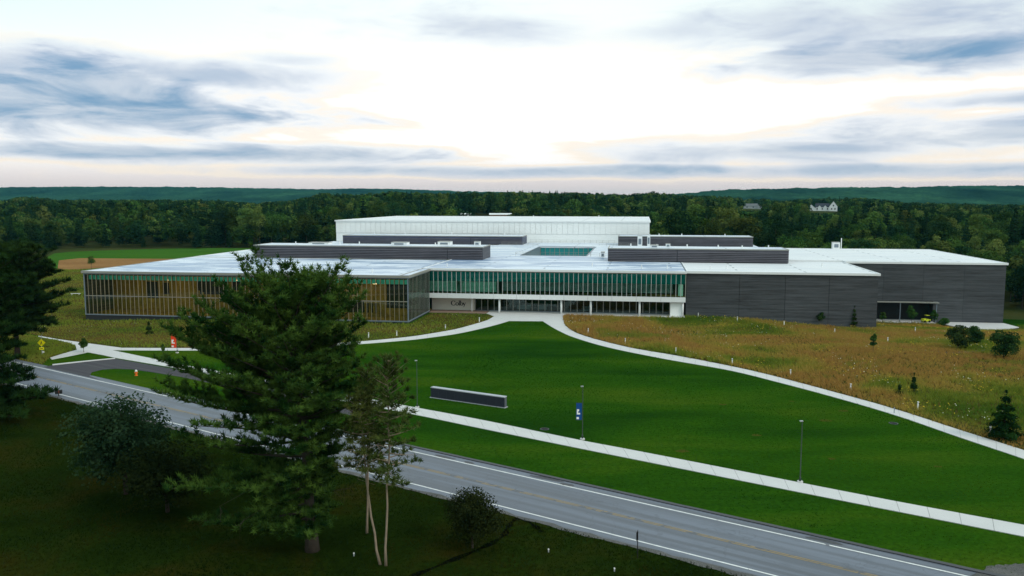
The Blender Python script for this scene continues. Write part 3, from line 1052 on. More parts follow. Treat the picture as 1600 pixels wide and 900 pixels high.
for u in (57.4, 66.2, 75.0):
    bpart('canopy_post', M['frame_dark'], [(u, u + 0.2, EV_ - 1.3, EV_ - 1.1, -5.2, 0.38)])
bpart('dock_wall', M['wall_dark'], [(52.4, 74.55, 230.7, 230.95, -6, 0.9)])
bpart('dock_floor', M['concrete'], [(52.6, 74.6, EV_ - 2.6, 230.6, -6.2, -4.55)])


# ---- roofs (each with its coping)
def roof(name, mat, u0, u1, v0, v1, z, cop=0.28, hgt=0.10, coping=M['white_metal'], sides='fblr'):
    o = bpart(name, mat, [(u0 + cop, u1 - cop, v0 + cop, v1 - cop, z - 0.35, z)])
    b = []
    if 'f' in sides:
        b.append((u0, u1, v0, v0 + cop - 0.01, z - 0.42, z + hgt))
    if 'b' in sides:
        b.append((u0, u1, v1 - cop + 0.01, v1, z - 0.42, z + hgt))
    if 'l' in sides:
        b.append((u0, u0 + cop - 0.01, v0 + cop, v1 - cop, z - 0.42, z + hgt))
    if 'r' in sides:
        b.append((u1 - cop + 0.01, u1, v0 + cop, v1 - cop, z - 0.42, z + hgt))
    for q in b:
        bpart('coping', coping, [q], o)
    return o


r1 = roof('roof', M['roof_wet'], GL - 0.35, -51.7, GV - 0.3, 221.9, 10.42, coping=M['frame'])
bpart('roof', M['roof_wet'], [(-51.69, GR + 0.1, GV - 0.3, 192.5, 10.05, 10.42)])
bpart('coping', M['frame'], [(-51.68, GR + 0.3, GV - 0.32, GV - 0.05, 10.0, 10.54), (GR + 0.11, GR + 0.31, GV - 0.04, 192.4, 10.0, 10.54)], r1)
roof('roof', M['roof_mid'], GL - 0.35, -51.7, 222.0, 258.0, 10.40)
r2 = roof('roof', M['roof_wet'], CL - 0.2, CR + 0.15, CV - 0.35, 240.0, 10.5, sides='fl')
bpart('roof', M['roof_mid'], [(-35.0, -16.0, 240.05, 242.0, 10.1, 10.5), (-51.3, -35.02, 240.05, 316, 10.1, 10.5), (-15.98, CR, 240.05, 316, 10.1, 10.5), (-35, -16, 288, 316, 10.1, 10.5), (-121, -51.75, 258.1, 316, 10.0, 10.35), (CR + 0.02, 40, 286.2, 316, 10, 10.45), (CR + 0.02, 37.9, 231.05, 286.1, 10, 10.45)])
ct = bpart('courtyard', M['frame_dark'], [(-35.4, -35.02, 242, 288, 4.5, 10.62), (-15.98, -15.6, 242, 288, 4.5, 10.62), (-35, -16, 288.4, 288.7, 4.5, 10.62), (-35, -16, 241.7, 242.0, 4.5, 10.62), (-35, -16, 242.1, 288.3, 4.3, 4.5)])
pieces('pane', boxmesh('pane', M['shade_deep'], 1.5, 0.06, 5.6), [(-34.1 + k * 1.66, 288.2, 4.8) for k in range(11)] , ct)
pieces('mullion', boxmesh('mullion', M['frame'], 0.16, 0.16, 5.8), [(-34.93 + k * 1.66, 288.15, 4.75) for k in range(12)], ct)
roof('roof', M['roof_dry'], CR + 0.2, DCU + 0.35, DCV - 0.35, 230.7, 10.42, sides='frl')
roof('roof', M['roof_dry'], EL_ - 0.2, ER_ + 0.35, EV_ - 0.3 if False else 231.2, EB_ + 0.3, ZE, sides='br')
bpart('roof', M['roof_dry'], [(DCU + 0.45, ER_ + 0.05, EV_ - 0.02, 231.47, ZE - 0.35, ZE)])
bpart('coping', M['white_metal'], [(DCU + 0.40, ER_ + 0.35, EV_ - 0.32, EV_ - 0.03, ZE - 0.42, ZE + 0.1), (ER_ + 0.06, ER_ + 0.35, EV_ - 0.02, 231.46, ZE - 0.42, ZE + 0.1), (EL_, DCU + 0.38, 230.75, 231.1, ZE - 0.42, ZE + 0.12)], r2)


# ---- rooftop plant rooms
def plant_room(u0, u1, v0, v1, z0, z1, cutu, mat):
    o = bpart('plant_room', M['plinth'], [(u0 + 0.1, u1 - 0.1, v0 + 0.1, v1, z0, z1 - 0.15)])
    cs = [u0] + cutu + [u1]
    for a, b in zip(cs[:-1], cs[1:]):
        bpart('louvre_panel', mat, [(a + 0.06, b - 0.06, v0, v0 + 0.09, z0 + 0.15, z1 - 0.2)], o)
        n = int((z1 - z0 - 0.5) / 0.45)
        mb = MB()
        for k in range(n):
            z = z0 + 0.3 + k * 0.45
            mb.poly([(a + 0.1 - U0, v0 - 0.002 - V0, z + 0.16), (b - 0.1 - U0, v0 - 0.002 - V0, z + 0.16), (b - 0.1 - U0, v0 - 0.24 - V0, z + 0.05), (a + 0.1 - U0, v0 - 0.24 - V0, z + 0.05)])
            mb.poly([(a + 0.1 - U0, v0 - 0.24 - V0, z + 0.05), (b - 0.1 - U0, v0 - 0.24 - V0, z + 0.05), (b - 0.1 - U0, v0 - 0.24 - V0, z - 0.03), (a + 0.1 - U0, v0 - 0.24 - V0, z - 0.03)])
        mb.build('louvre_blades', M['louvre_edge'], o)
    bpart('end_panel', mat, [(u1 - 0.09, u1, v0 + 0.1, v1, z0 + 0.1, z1 - 0.2)], o)
    bpart('end_panel', mat, [(u0, u0 + 0.09, v0 + 0.1, v1, z0 + 0.1, z1 - 0.2)], o)
    bpart('cap', M['roof_mid'], [(u0 + 0.2, u1 - 0.2, v0 + 0.2, v1, z1 - 0.14, z1)], o)
    bpart('coping', M['frame'], [(u0 - 0.05, u1 + 0.05, v0 - 0.06, v0 + 0.19, z1 - 0.19, z1 + 0.08)], o)
    bpart('coping', M['frame'], [(u1 - 0.19, u1 + 0.05, v0 + 0.2, v1, z1 - 0.19, z1 + 0.08)], o)
    bpart('coping', M['frame'], [(u0 - 0.05, u0 + 0.19, v0 + 0.2, v1, z1 - 0.19, z1 + 0.08)], o)
    return o


pr1 = plant_room(-109.0, -42.8, 222.2, 234, 10.42, 14.0, [-52.6], M['clad2'])
pr3 = plant_room(-8.9, 37.4, 222.2, 234, 10.5, 14.0, [9.2], M['clad2'])
pr2 = plant_room(-111, -42.9, 299, 311, 10.4, 13.5, [-62], M['clad_navy'])
pr4 = plant_room(-8.4, 38.2, 299, 311, 10.4, 13.85, [], M['clad2'])

# ---- white hall at the back
fh = bpart('hall_wall', M['white_metal'], [(-120, 2.7, 316.3, 400, 10.0, 18.2)])
nw = 60
ww = 122.8 / nw
pieces('wall_panel', boxmesh('wall_panel', M['white_wall'], ww - 0.07, 0.2, 4.5), [(-120.05 + (k + .5) * ww, 316.1, 13.75) for k in range(nw)], fh)
bpart('wall_panel', M['white_wall'], [(-120, 2.7, 316.14, 316.28, 10.4, 13.7)], fh)
roof('roof', M['roof_dry'], -120.4, 3.1, 315.7, 400.5, 18.6, coping=M['white_metal'])

# ---- rooftop fittings
rt = random.Random(21)
vent = MB().tube([(0, 0, 0), (0, 0, 0.9)], 0.16, 8).mesh('vent_pipe', M['white_metal'])
for (u, v, z) in [(u, 225 + rt.uniform(0, 6), 14.0) for u in (-98, -86, -80, -70, -57, -46)] + [(u, 225 + rt.uniform(0, 6), 14.0) for u in (-3, 4, 12, 20, 26, 33)] + \
        [(u, 303, 13.8) for u in (-100, -88, -70, -50, 6, 14, 29)] + [(u, v, 10.5) for u, v in ((-47, 198), (0, 199), (6, 200), (-12, 205))] + [(u, v, 10.42) for u, v in ((-118, 230), (-114, 250), (-60, 180), (16, 200), (20, 203), (44, 214))] + \
        [(u, v, 18.6) for u, v in ((-80, 380), (-50, 385), (-20, 390), (-5, 370))]:
    link_mesh('vent_pipe', vent, BLD, (u - U0, v - V0, z))
for (u, v, z, w, d, h) in ((-70, 227, 14.0, 4.5, 3, 0.8), (-57, 229, 14, 3.6, 3, 1.0), (-46.5, 229, 14.0, 1.6, 1.6, 1.1), (2.2, 226, 14.0, 2.2, 2, 0.7), (-1.5, 290, 10.5, 1.6, 1.4, 3.9), (1.8, 291, 10.5, 1.0, 1, 4.4), (6.4, 229, 14, 1.2, 1.2, 0.9), (-11.4, 236, 10.5, 1.0, 3, 1.5), (-95, 228, 14, 6, 3, .5), (61.5, 284, ZE, 2.2, 2, 2.2)):
    o = bpart('roof_unit', M['white_metal'], [(u, u + w, v, v + d, z, z + h)])
    bpart('unit_grille', M['frame_dark'], [(u + 0.2 * w, u + 0.8 * w, v - 0.05, v - 0.01, z + 0.25 * h, z + 0.75 * h)], o)
    bpart('unit_lid', M['frame'], [(u - 0.08, u + w + 0.08, v - 0.08, v + d + 0.08, z + h + 0.002, z + h + 0.1)], o)
bpart('antenna', M['white_metal'], [(64.0, 64.25, 284, 284.25, ZE, ZE + 3.6)])


def rail(u0, v0, u1, v1, z):
    mb = MB()
    n = max(2, int(math.hypot(u1 - u0, v1 - v0) / 2.2))
    for k in range(n + 1):
        u, v = u0 + (u1 - u0) * k / n - U0, v0 + (v1 - v0) * k / n - V0
        mb.tube([(u, v, z), (u, v, z + 1.1)], 0.035, 5)
    for h in (0.55, 1.1):
        mb.tube([(u0 - U0, v0 - V0, z + h), (u1 - U0, v1 - V0, z + h)], 0.035, 5)
    mb.build('railing', M['frame'], BLD)


rail(-36.5, 240.5, -14.5, 240.5, 10.5)
rail(-50, 296, -42, 296, 10.5)
rail(-42, 313.5, -10, 313.5, 10.5)
rail(-42.2, 296, -36, 290, 10.5)
rail(-15, 296, -2, 296, 10.5)
rail(-14.6, 240.5, -9.2, 237, 10.5)

# ================================================================== vegetation
def rand_basis(axis, rng):
    axis = axis / np.maximum(np.linalg.norm(axis, axis=1, keepdims=True), 1e-9)
    r = rng.normal(size=axis.shape)
    a = np.cross(axis, r)
    a /= np.maximum(np.linalg.norm(a, axis=1, keepdims=True), 1e-9)
    b = np.cross(axis, a)
    return a, b, axis


def scatter(PV, PF, pos, axis, size, rng):
    """copies of a small proto (z = axis) as one vertex/face array"""
    a, b, c = rand_basis(axis, rng)
    PV = np.asarray(PV, float)
    n, k = len(pos), len(PV)
    V = pos[:, None, :] + size[:, None, None] * (PV[None, :, 0:1] * a[:, None, :] + PV[None, :, 1:2] * b[:, None, :] + PV[None, :, 2:3] * c[:, None, :])
    Fc = np.asarray(PF)[None] + (np.arange(n) * k)[:, None, None]
    return V.reshape(-1, 3), Fc.reshape(-1, np.asarray(PF).shape[1])


def tuft_proto(n, cone, width, seed=0):
    r = np.random.default_rng(seed)
    V, Fc = [], []
    for k in range(n):
        th = 2 * math.pi * (k + r.uniform(-.3, .3)) / n
        ph = cone * r.uniform(0.35, 1.15)
        L = r.uniform(0.75, 1.1)
        d = np.array([math.sin(ph) * math.cos(th), math.sin(ph) * math.sin(th), math.cos(ph)])
        s = np.array([-math.sin(th), math.cos(th), 0]) * width
        i = len(V)
        V += [d * 0.05 - s * 0.5, d * 0.05 + s * 0.5, d * L]
        Fc.append((i, i + 1, i + 2))
    return np.array(V), np.array(Fc)


LEAF_V = np.array([(-0.5, 0, 0), (0.02, -0.36, 0.06), (0.5, 0.02, 0), (0.0, 0.36, 0.08)])
LEAF_F = np.array([(0, 1, 2, 3)])

M['bark'] = plain('grey_brown_bark', (0.055, 0.045, 0.036), 0.9, 0.1, 0.4, 3)
M['bark_pink'] = plain('pinkish_pine_bark', (0.23, 0.18, 0.13), 0.9, 0.1, 0.35, 3)
M['bark_dark'] = plain('dark_bark', (0.030, 0.022, 0.018), 0.9, 0.1, 0.4, 3)
M['needle'] = leaf_mat('pine_needles', (0.014, 0.042, 0.009), (0.090, 0.150, 0.026), 0.55, 0.05, 0.25)
M['needle_dark'] = leaf_mat('dark_pine_needles', (0.007, 0.022, 0.006), (0.022, 0.052, 0.011), 0.3, 0.05, 0.2)
M['needle_olive'] = leaf_mat('olive_pine_needles', (0.036, 0.060, 0.014), (0.090, 0.125, 0.030), 0.5, 0.05, 0.25)
M['leaf_grey'] = leaf_mat('grey_green_leaves', (0.008, 0.024, 0.009), (0.050, 0.090, 0.040), 0.5, 0.05, 0.3)
M['leaf_dusk'] = leaf_mat('dusky_leaves', (0.008, 0.016, 0.005), (0.024, 0.036, 0.010), 0.8, 0.05, 0.25)
M['leaf_shrub'] = leaf_mat('shrub_leaves', (0.014, 0.036, 0.010), (0.046, 0.085, 0.022), 0.6, 0.2, 0.25)
M['leaf_sapling'] = leaf_mat('sapling_leaves', (0.030, 0.075, 0.016), (0.080, 0.140, 0.030), 0.8, 0.2, 0.3)
M['leaf_a'] = leaf_mat('broadleaf_mid', (0.024, 0.062, 0.013), (0.075, 0.130, 0.026), 0.22, 0.5, 0.3)
M['leaf_b'] = leaf_mat('broadleaf_deep', (0.008, 0.029, 0.011), (0.024, 0.058, 0.018), 0.22, 0.5, 0.25)
M['leaf_c'] = leaf_mat('broadleaf_light', (0.055, 0.095, 0.020), (0.14, 0.18, 0.045), 0.22, 0.4, 0.3)
M['leaf_d'] = leaf_mat('conifer_deep', (0.007, 0.026, 0.012), (0.018, 0.048, 0.018), 0.3, 0.3, 0.2)


def pine(name, loc, Ht, prof, zlo, nb, rng_seed, label, needle, bark, tuft=0.32, twig_step=0.42, tuft_step=0.22, trunk_r=0.42, lean=(0, 0), blades=9, bwidth=0.16, up=0.55, snags=(), group=None, trunk_path=None, keep=1.0, bl_len=(0.5, 1.2), thin=None):
    rng = np.random.default_rng(rng_seed)
    rnd = random.Random(rng_seed)
    root = empty(name, loc, 0, label, 'tree', group)
    tp = trunk_path or [(lean[0] * (k / 8) ** 1.3, lean[1] * (k / 8) ** 1.3, -0.25 + (Ht + 0.25) * k / 8) for k in range(9)]
    tz = [p[2] for p in tp]
    at = lambda z: (np.interp(z, tz, [p[0] for p in tp]), np.interp(z, tz, [p[1] for p in tp]))
    mb = MB()
    n = len(tp)
    mb.tube(tp, [trunk_r * (1.45 if k == 0 else 1.0) * (1 - k / (n - 1)) ** 0.75 + 0.02 for k in range(n)], 9)
    trunk = mb.build('trunk', bark, root, smooth=True)
    bb = MB()
    P, A = [], []
    ga = 2.39996
    for i in range(nb):
        fz = (i + rnd.random()) / nb
        z = zlo + (Ht - zlo) * fz ** 0.92
        az = i * ga + rnd.uniform(-.4, .4)
        Rr = prof(az, z) * rnd.uniform(0.70, 1.08)
        if Rr < 0.35 or (thin and rnd.random() > thin(z)):
            continue
        h = (z - zlo) / (Ht - zlo)
        e = R(-8 + 50 * h ** 1.6 + rnd.uniform(-7, 9))
        cx, cy = at(z)
        d = np.array([math.cos(az), math.sin(az)])
        curl = rnd.uniform(-.25, .25)
        path = []
        m = 7
        for k in range(m):
            s = Rr * k / (m - 1)
            aa = az + curl * (k / (m - 1)) ** 2
            zz = z + math.tan(e) * s - 0.035 * s * (1 - h) * 2 + 0.12 * s * s / max(Rr, 1)
            path.append(np.array([cx + math.cos(aa) * s, cy + math.sin(aa) * s, zz]))
        r0 = 0.035 + 0.011 * Rr
        bb.tube([tuple(p) for p in path], [r0 * (1 - 0.85 * k / (m - 1)) for k in range(m)], 4, False)
        if rnd.random() > keep:
            continue
        pth = np.array(path)
        s0 = 0.22 * Rr if Rr > 2 else 0.1
        s = s0
        side = 1
        while s < Rr:
            t = s / Rr * (m - 1)
            k = min(int(t), m - 2)
            p = pth[k] + (pth[k + 1] - pth[k]) * (t - k)
            dr = pth[k + 1] - pth[k]
            dr /= np.linalg.norm(dr)
            ang = side * R(rnd.uniform(35, 70))
            td = np.array([dr[0] * math.cos(ang) - dr[1] * math.sin(ang), dr[0] * math.sin(ang) + dr[1] * math.cos(ang), dr[2] + rnd.uniform(-.1, .25)])
            L = min(rnd.uniform(*bl_len) + 0.22 * (Rr - s), 2.6)
            nt = max(2, int(L / tuft_step))
            for q in range(nt):
                f = (q + rnd.random() * 0.6) / nt
                if f < 0.15:
                    continue
                P.append(p + td * L * f + np.array([rnd.uniform(-.08, .08), rnd.uniform(-.08, .08), 0.12 * L * f * f + rnd.uniform(-.05, .1)]))
                A.append(td * 0.7 + np.array([rnd.uniform(-.6, .6), rnd.uniform(-.6, .6), up + rnd.uniform(0, .5)]))
            s += twig_step * rnd.uniform(0.7, 1.3)
            side = -side
        for q in range(4):
            P.append(pth[-1] + np.array([rnd.uniform(-.2, .2), rnd.uniform(-.2, .2), rnd.uniform(-.05, .2)]))
            A.append(np.array([d[0] * .7, d[1] * .7, 0.7]))
    tx, ty = at(Ht)
    for q in range(30):
        P.append(np.array([tx + rnd.uniform(-.4, .4), ty + rnd.uniform(-.4, .4), Ht - rnd.random() * 1.3]))
        A.append(np.array([rnd.uniform(-.6, .6), rnd.uniform(-.6, .6), 1.0]))
    for path in snags:
        bb.tube(path, [0.036 * (1 - 0.75 * k / (len(path) - 1)) for k in range(len(path))], 5)
        for q in range(3):
            k = rnd.randrange(1, len(path))
            p = Vector(path[k])
            bb.tube([tuple(p), tuple(p + Vector((rnd.uniform(-.5, .5), rnd.uniform(-.4, .4), rnd.uniform(-.7, -.1)))), tuple(p + Vector((rnd.uniform(-.8, .8), rnd.uniform(-.6, .6), rnd.uniform(-1.3, -.3))))], [0.016, 0.012, 0.008], 4)
    bb.build('branches', bark, trunk)
    P, A = np.array(P), np.array(A)
    protos = [tuft_proto(blades, R(58), bwidth, k) for k in range(3)]
    Vs, Fs, o = [], [], 0
    for k, (pv, pf) in enumerate(protos):
        sel = np.arange(len(P)) % 3 == k
        V, Fc = scatter(pv, pf, P[sel], A[sel], tuft * rng.uniform(0.75, 1.25, sel.sum()), rng)
        Vs.append(V)
        Fs.append(Fc + o)
        o += len(V)
    link_mesh('crown', np_mesh('crown', np.concatenate(Vs), np.concatenate(Fs), needle), root)
    return root


def side_prof(tab):
    """radius table rows: z, left, right, depth"""
    tab = np.array(tab, float)

    def f(az, z):
        c, s = math.cos(az), math.sin(az)
        l, r, d = (np.interp(z, tab[:, 0], tab[:, k]) for k in (1, 2, 3))
        a = r if c > 0 else l
        return 1.0 / math.sqrt((c / max(a, .01)) ** 2 + (s / max(d, .01)) ** 2)
    return f


def root_at(px, py):
    X, Y = un(px, py)
    return (X, Y, float(gz(X, Y)))


# the great pine before the road
pine('white_pine', root_at(488, 860), 19.6,
     side_prof([(1.5, 6.5, 1.3, 1.7), (3.2, 9.5, 1.6, 2.4), (5, 11.4, 1.8, 3.0), (7, 12.8, 2.2, 3.9), (9.2, 13.0, 3.2, 4.8), (11, 11.8, 4.8, 5.8), (13, 9.8, 5.2, 5.8), (15, 7.6, 5.2, 5.2), (16.6, 5.8, 4.9, 4.4), (18, 4.5, 4.2, 3.6), (19, 3.0, 2.9, 2.7), (19.6, 2.0, 2.0, 1.8)]),
     1.6, 245, 3, 'huge broad dark green pine with plume-like boughs standing before the road', M['needle'], M['bark'],
     tuft=0.46, twig_step=0.29, tuft_step=0.15, trunk_r=0.42, thin=lambda z: 0.60 + 0.27 * float(ss(z, 6.5, 12)), lean=(-1.1, 0.3), blades=9, bwidth=0.2,
     snags=([(-0.2, -0.4, 6.6), (-2.2, -1.5, 6.6), (-4.0, -2.2, 5.6), (-6.0, -2.8, 4.6)], [(-0.2, -0.3, 5.2), (-2.0, -1.4, 4.6), (-4.4, -2.4, 3.4)], [(0.3, -0.3, 5.6), (2.0, -1.2, 5.2), (3.3, -1.8, 5.6), (4.2, -2.0, 6.3)]))

# slim bare-stemmed pines beside it
def slim(loc, Ht, label, seed, bend, zlo, nb, rad):
    r = random.Random(seed)
    tp = [(bend[0] * math.sin(k / 10 * 1.6) + (r.uniform(-.09, .09) if k else 0), bend[1] * (k / 10) + (r.uniform(-.09, .09) if k else 0), -0.2 + (Ht + 0.2) * k / 10) for k in range(11)]
    sn = []
    for k in range(2 if seed == 32 else 0):
        z = r.uniform(0.44, 0.6) * Ht
        sx = r.choice((-1, 1))
        x0 = np.interp(z, [p[2] for p in tp], [p[0] for p in tp])
        sn.append([(x0, 0, z), (x0 + sx * 0.8, r.uniform(-.4, .4), z + 0.2), (x0 + sx * 1.5, r.uniform(-.7, .7), z - 0.1), (x0 + sx * 1.9, r.uniform(-.9, .9), z - 0.9)])
    return pine('slim_pine', loc, Ht, rad, zlo, nb, seed, label, M['needle_olive'], M['bark_pink'], tuft=0.42, twig_step=0.32, tuft_step=0.2, trunk_r=0.075, blades=9, bwidth=0.19, up=0.2, snags=sn, group='slim bare-stemmed pines', trunk_path=tp, keep=0.9, bl_len=(0.25, 0.6))


slim(root_at(595, 882), 12.6, 'slim pine with pinkish bare stem leaning away from its close twin', 31, (-1.35, 0.8), 7.0, 46, side_prof([(6, 1.2, 1.0, 1.2), (8, 1.9, 1.4, 1.9), (11, 1.4, 1.4, 1.5), (12.6, .5, .5, .5)]))
slim(root_at(603, 884), 15.2, 'tallest slim bare-stemmed pine with ragged drooping olive tufts', 32, (0.25, 1.2), 6.0, 60, side_prof([(6, 0.9, 1.9, 1.4), (8, 1.4, 2.4, 2.0), (11, 1.6, 2.2, 2.0), (14, 1.3, 1.3, 1.2), (15.2, .4, .4, .4)]))
slim(root_at(573, 833), 13.2, 'slim pine with thin reddish stem growing behind the twin stems', 33, (0.15, 0.6), 7.5, 46, side_prof([(6.5, 1.2, 1.2, 1.2), (9, 2.0, 1.9, 1.9), (12, 1.3, 1.3, 1.3), (13.2, .4, .4, .4)]))

# dark pines on the left bank of the road
pine('white_pine', root_at(-40, 655), 22.5, side_prof([(1, 5.0, 8.0, 6), (4, 7, 8.6, 8), (7.5, 7, 6.4, 7.5), (11, 7, 6.0, 7), (16, 6, 6.2, 6), (20, 3, 3, 3), (22.5, .6, .6, .6)]), 0.9, 190, 41,
     'dense dark pine overhanging the road by the yellow diamond sign', M['needle_dark'], M['bark_dark'], tuft=0.8, twig_step=0.5, tuft_step=0.28, blades=9, bwidth=0.24, trunk_r=0.45)
pine('white_pine', root_at(28, 560), 18.3, side_prof([(4, 4, 4.0, 4), (6, 7, 7.6, 6), (9, 7.6, 9.0, 6.6), (13, 6, 7.6, 5), (16, 4.4, 5.0, 3.4), (18.3, .6, .6, .6)]), 5.6, 190, 42,
     'broad dark pine rising from the meadow beyond the road', M['needle_dark'], M['bark_dark'], tuft=0.85, twig_step=0.5, tuft_step=0.3, blades=9, bwidth=0.22, trunk_r=0.4)
pine('white_pine', root_at(-85, 560), 20.0, side_prof([(2, 4, 4.6, 4), (5, 6, 6.4, 6), (9, 6.6, 6.4, 6.6), (15, 5, 5.0, 5), (18, 3.4, 3.6, 3.4), (20, .6, .6, .6)]), 1.8, 150, 43,
     'tall dark pine at the far end of the meadow path', M['needle_dark'], M['bark_dark'], tuft=0.9, twig_step=0.55, tuft_step=0.3, blades=9, bwidth=0.22, trunk_r=0.4)


def leafy_mesh(rng, Ht, Rad, base, lobes, n, leaf, mat, flat=0.8, shell=0.55, conic=0.0, droop=0.0):
    """crown of leaf-sized faces on uneven lobes"""
    cz = (Ht + base) / 2
    hz = (Ht - base) / 2
    L = []
    for k in range(lobes):
        for _ in range(30):
            q = rng.uniform(-1, 1, 3)
            if np.linalg.norm(q) < 1 and (np.linalg.norm(q) > 0.35 or k == 0):
                break
        w = 1 - conic * (q[2] + 1) / 2
        L.append((np.array([q[0] * Rad * 0.72 * w, q[1] * Rad * 0.72 * w, cz + q[2] * hz * 0.78]), Rad * rng.uniform(0.28, 0.50) * (0.5 + 0.5 * w)))
    L.append((np.array([0, 0, cz]), Rad * 0.5))
    wts = np.array([r * r for _, r in L])
    wts /= wts.sum()
    idx = rng.choice(len(L), n, p=wts)
    C = np.array([L[i][0] for i in idx])
    Rr = np.array([L[i][1] for i in idx])
    d = rng.normal(size=(n, 3))
    d /= np.linalg.norm(d, axis=1, keepdims=True)
    d[:, 2] = np.where((d[:, 2] < -0.3) & (rng.random(n) < 0.6), -d[:, 2], d[:, 2])
    rad = Rr * (1 - shell * rng.random(n) ** 2) * rng.uniform(0.85, 1.12, n)
    P = C + d * rad[:, None] * np.array([1, 1, flat])
    P[:, 2] = np.clip(P[:, 2], base * 0.85, Ht)
    ax = d * 0.8 + rng.normal(size=(n, 3)) * 0.45 + np.array([0, 0, 0.35 - droop])
    V, Fc = scatter(LEAF_V, LEAF_F, P, ax, leaf * rng.uniform(0.6, 1.35, n), rng)
    return np_mesh('crown', V, Fc, mat), [c for c, _ in L]


def conifer_mesh(rng, Ht, Rad, base, n, leaf, mat):
    z = base + (Ht - base) * (1 - np.sqrt(rng.random(n)) * 0.999)
    tier = np.round((z - base) / 0.9) * 0.9 + base
    z = tier + rng.normal(size=n) * 0.16
    rr = Rad * np.clip(1 - (tier - base) / (Ht - base), 0.03, 1) ** 0.85
    az = rng.random(n) * 2 * math.pi
    lump = 0.8 + 0.25 * np.sin(az * 5 + tier * 3.1)
    rad = rr * lump * np.sqrt(rng.uniform(0.15, 1.1, n))
    P = np.stack([np.cos(az) * rad, np.sin(az) * rad, np.minimum(z - 0.22 * rad, Ht)], 1)
    ax = np.stack([np.cos(az) * 0.5, np.sin(az) * 0.5, np.ones(n)], 1) + rng.normal(size=(n, 3)) * 0.35
    V, Fc = scatter(LEAF_V, LEAF_F, P, ax, leaf * rng.uniform(0.6, 1.3, n), rng)
    return np_mesh('crown', V, Fc, mat)


def trunk_mesh(rng, Ht, base, r, lobes, mat, nl=6, n=6):
    mb = MB()
    top = Ht * 0.82
    bend = rng.normal(size=2) * 0.02 * Ht
    mb.tube([(bend[0] * t * t, bend[1] * t * t, -0.3 + (top + 0.3) * t) for t in (0, .15, .4, .7, 1)], [r * 1.3, r, r * .8, r * .5, r * .12], n)
    for k in range(min(nl, len(lobes))):
        c = lobes[k]
        z0 = min(base + (c[2] - base) * 0.35, top * 0.8)
        mb.tube([(bend[0] * .2, bend[1] * .2, z0), (c[0] * 0.5, c[1] * 0.5, (z0 + c[2]) / 2 + 0.05 * Ht), tuple(c)], [r * .45, r * .28, r * .08], 4, False)
    return mb.mesh('trunk', mat)


def leafy_tree(name, loc, label, seed, Ht, Rad, base, lobes, n, leaf, mat, bark, r=0.12, cat='tree', group=None, **kw):
    rng = np.random.default_rng(seed)
    root = empty(name, loc, rng.uniform(0, 6.28), label, cat, group)
    me, L = leafy_mesh(rng, Ht, Rad, base, lobes, n, leaf, mat, **kw)
    link_mesh('crown', me, root)
    link_mesh('trunk', trunk_mesh(rng, Ht, base, r, L, bark, 12, 7), root)
    return root


leafy_tree('rounded_tree', root_at(197, 772), 'rounded grey-green broadleaf tree on the dark bank beside the road', 51, 9.4, 5.2, 1.2, 60, 12000, 0.28, M['leaf_grey'], M['bark_dark'], 0.2, shell=0.5)
leafy_tree('rounded_tree', root_at(262, 800), 'low dark bushy tree half hidden under the great pine boughs', 56, 6.0, 4.2, 0.8, 34, 10000, 0.24, M['leaf_dusk'], M['bark_dark'], 0.16, shell=0.5)
leafy_tree('small_tree', root_at(738, 856), 'small dusky tree with a pointed top above the ditch', 52, 4.9, 3.5, 0.7, 34, 9500, 0.17, M['leaf_dusk'], M['bark'], 0.09, conic=0.62, shell=0.6)


def gpx(x, y):
    return ug(x, y)


SH = [('bushy round shrub beside the loading dock', 1496, 546, 4.4, 2.4), ('dark round shrub below the loading dock wall', 1522, 540, 3.6, 1.9), ('broad dark shrub at the outer edge of the meadow', 1568, 560, 4.8, 2.7)]
for k, (lb, x, y, h, r) in enumerate(SH):
    leafy_tree('meadow_shrub', gpx(x, y), lb, 60 + k, h, r, 0.2, 22, 3600, 0.3, M['leaf_shrub'], M['bark_dark'], 0.1, 'shrub', 'shrubs around the meadow', shell=0.5)
SA = [('leafy young tree right under the dock canopy', 1424, 508, 5.4, 1.6, 0), ('thin young tree in front of the first canopy post', 1379, 506, 3.6, 1.0, 0), ('young tree by the second canopy post', 1459, 508, 4.2, 1.2, 0),
      ('bushy sapling against the dark clad wall near the entrance block', 1208, 500, 2.8, 1.1, 0), ('straggly sapling in front of the dark clad wall', 1281, 508, 3.4, 1.3, 1), ('slender dark conifer at the end of the dark clad wall', 1334, 512, 5.0, 0.9, 2),
      ('lone dark sapling in the middle of the brown meadow', 1427, 616, 3.0, 0.6, 2), ('tiny sapling beside the taller one in the brown meadow', 1405, 618, 1.5, 0.5, 2), ('young tree standing by the meadow track', 1364, 552, 4.0, 0.7, 0),
      ('staked sapling at the crossing of the paths', 131, 551, 2.6, 0.9, 0), ('thin sapling beside the red banner', 255, 554, 2.0, 0.4, 0), ('dark little tree in the left meadow below the glass', 233, 522, 2.6, 0.8, 2), ('small tree on the bare infield behind the glass wing', 143, 421, 5.5, 2.2, 0),
      ('young tree by the cart on the loading dock', 1476, 513, 2.6, 1.5, 0)]
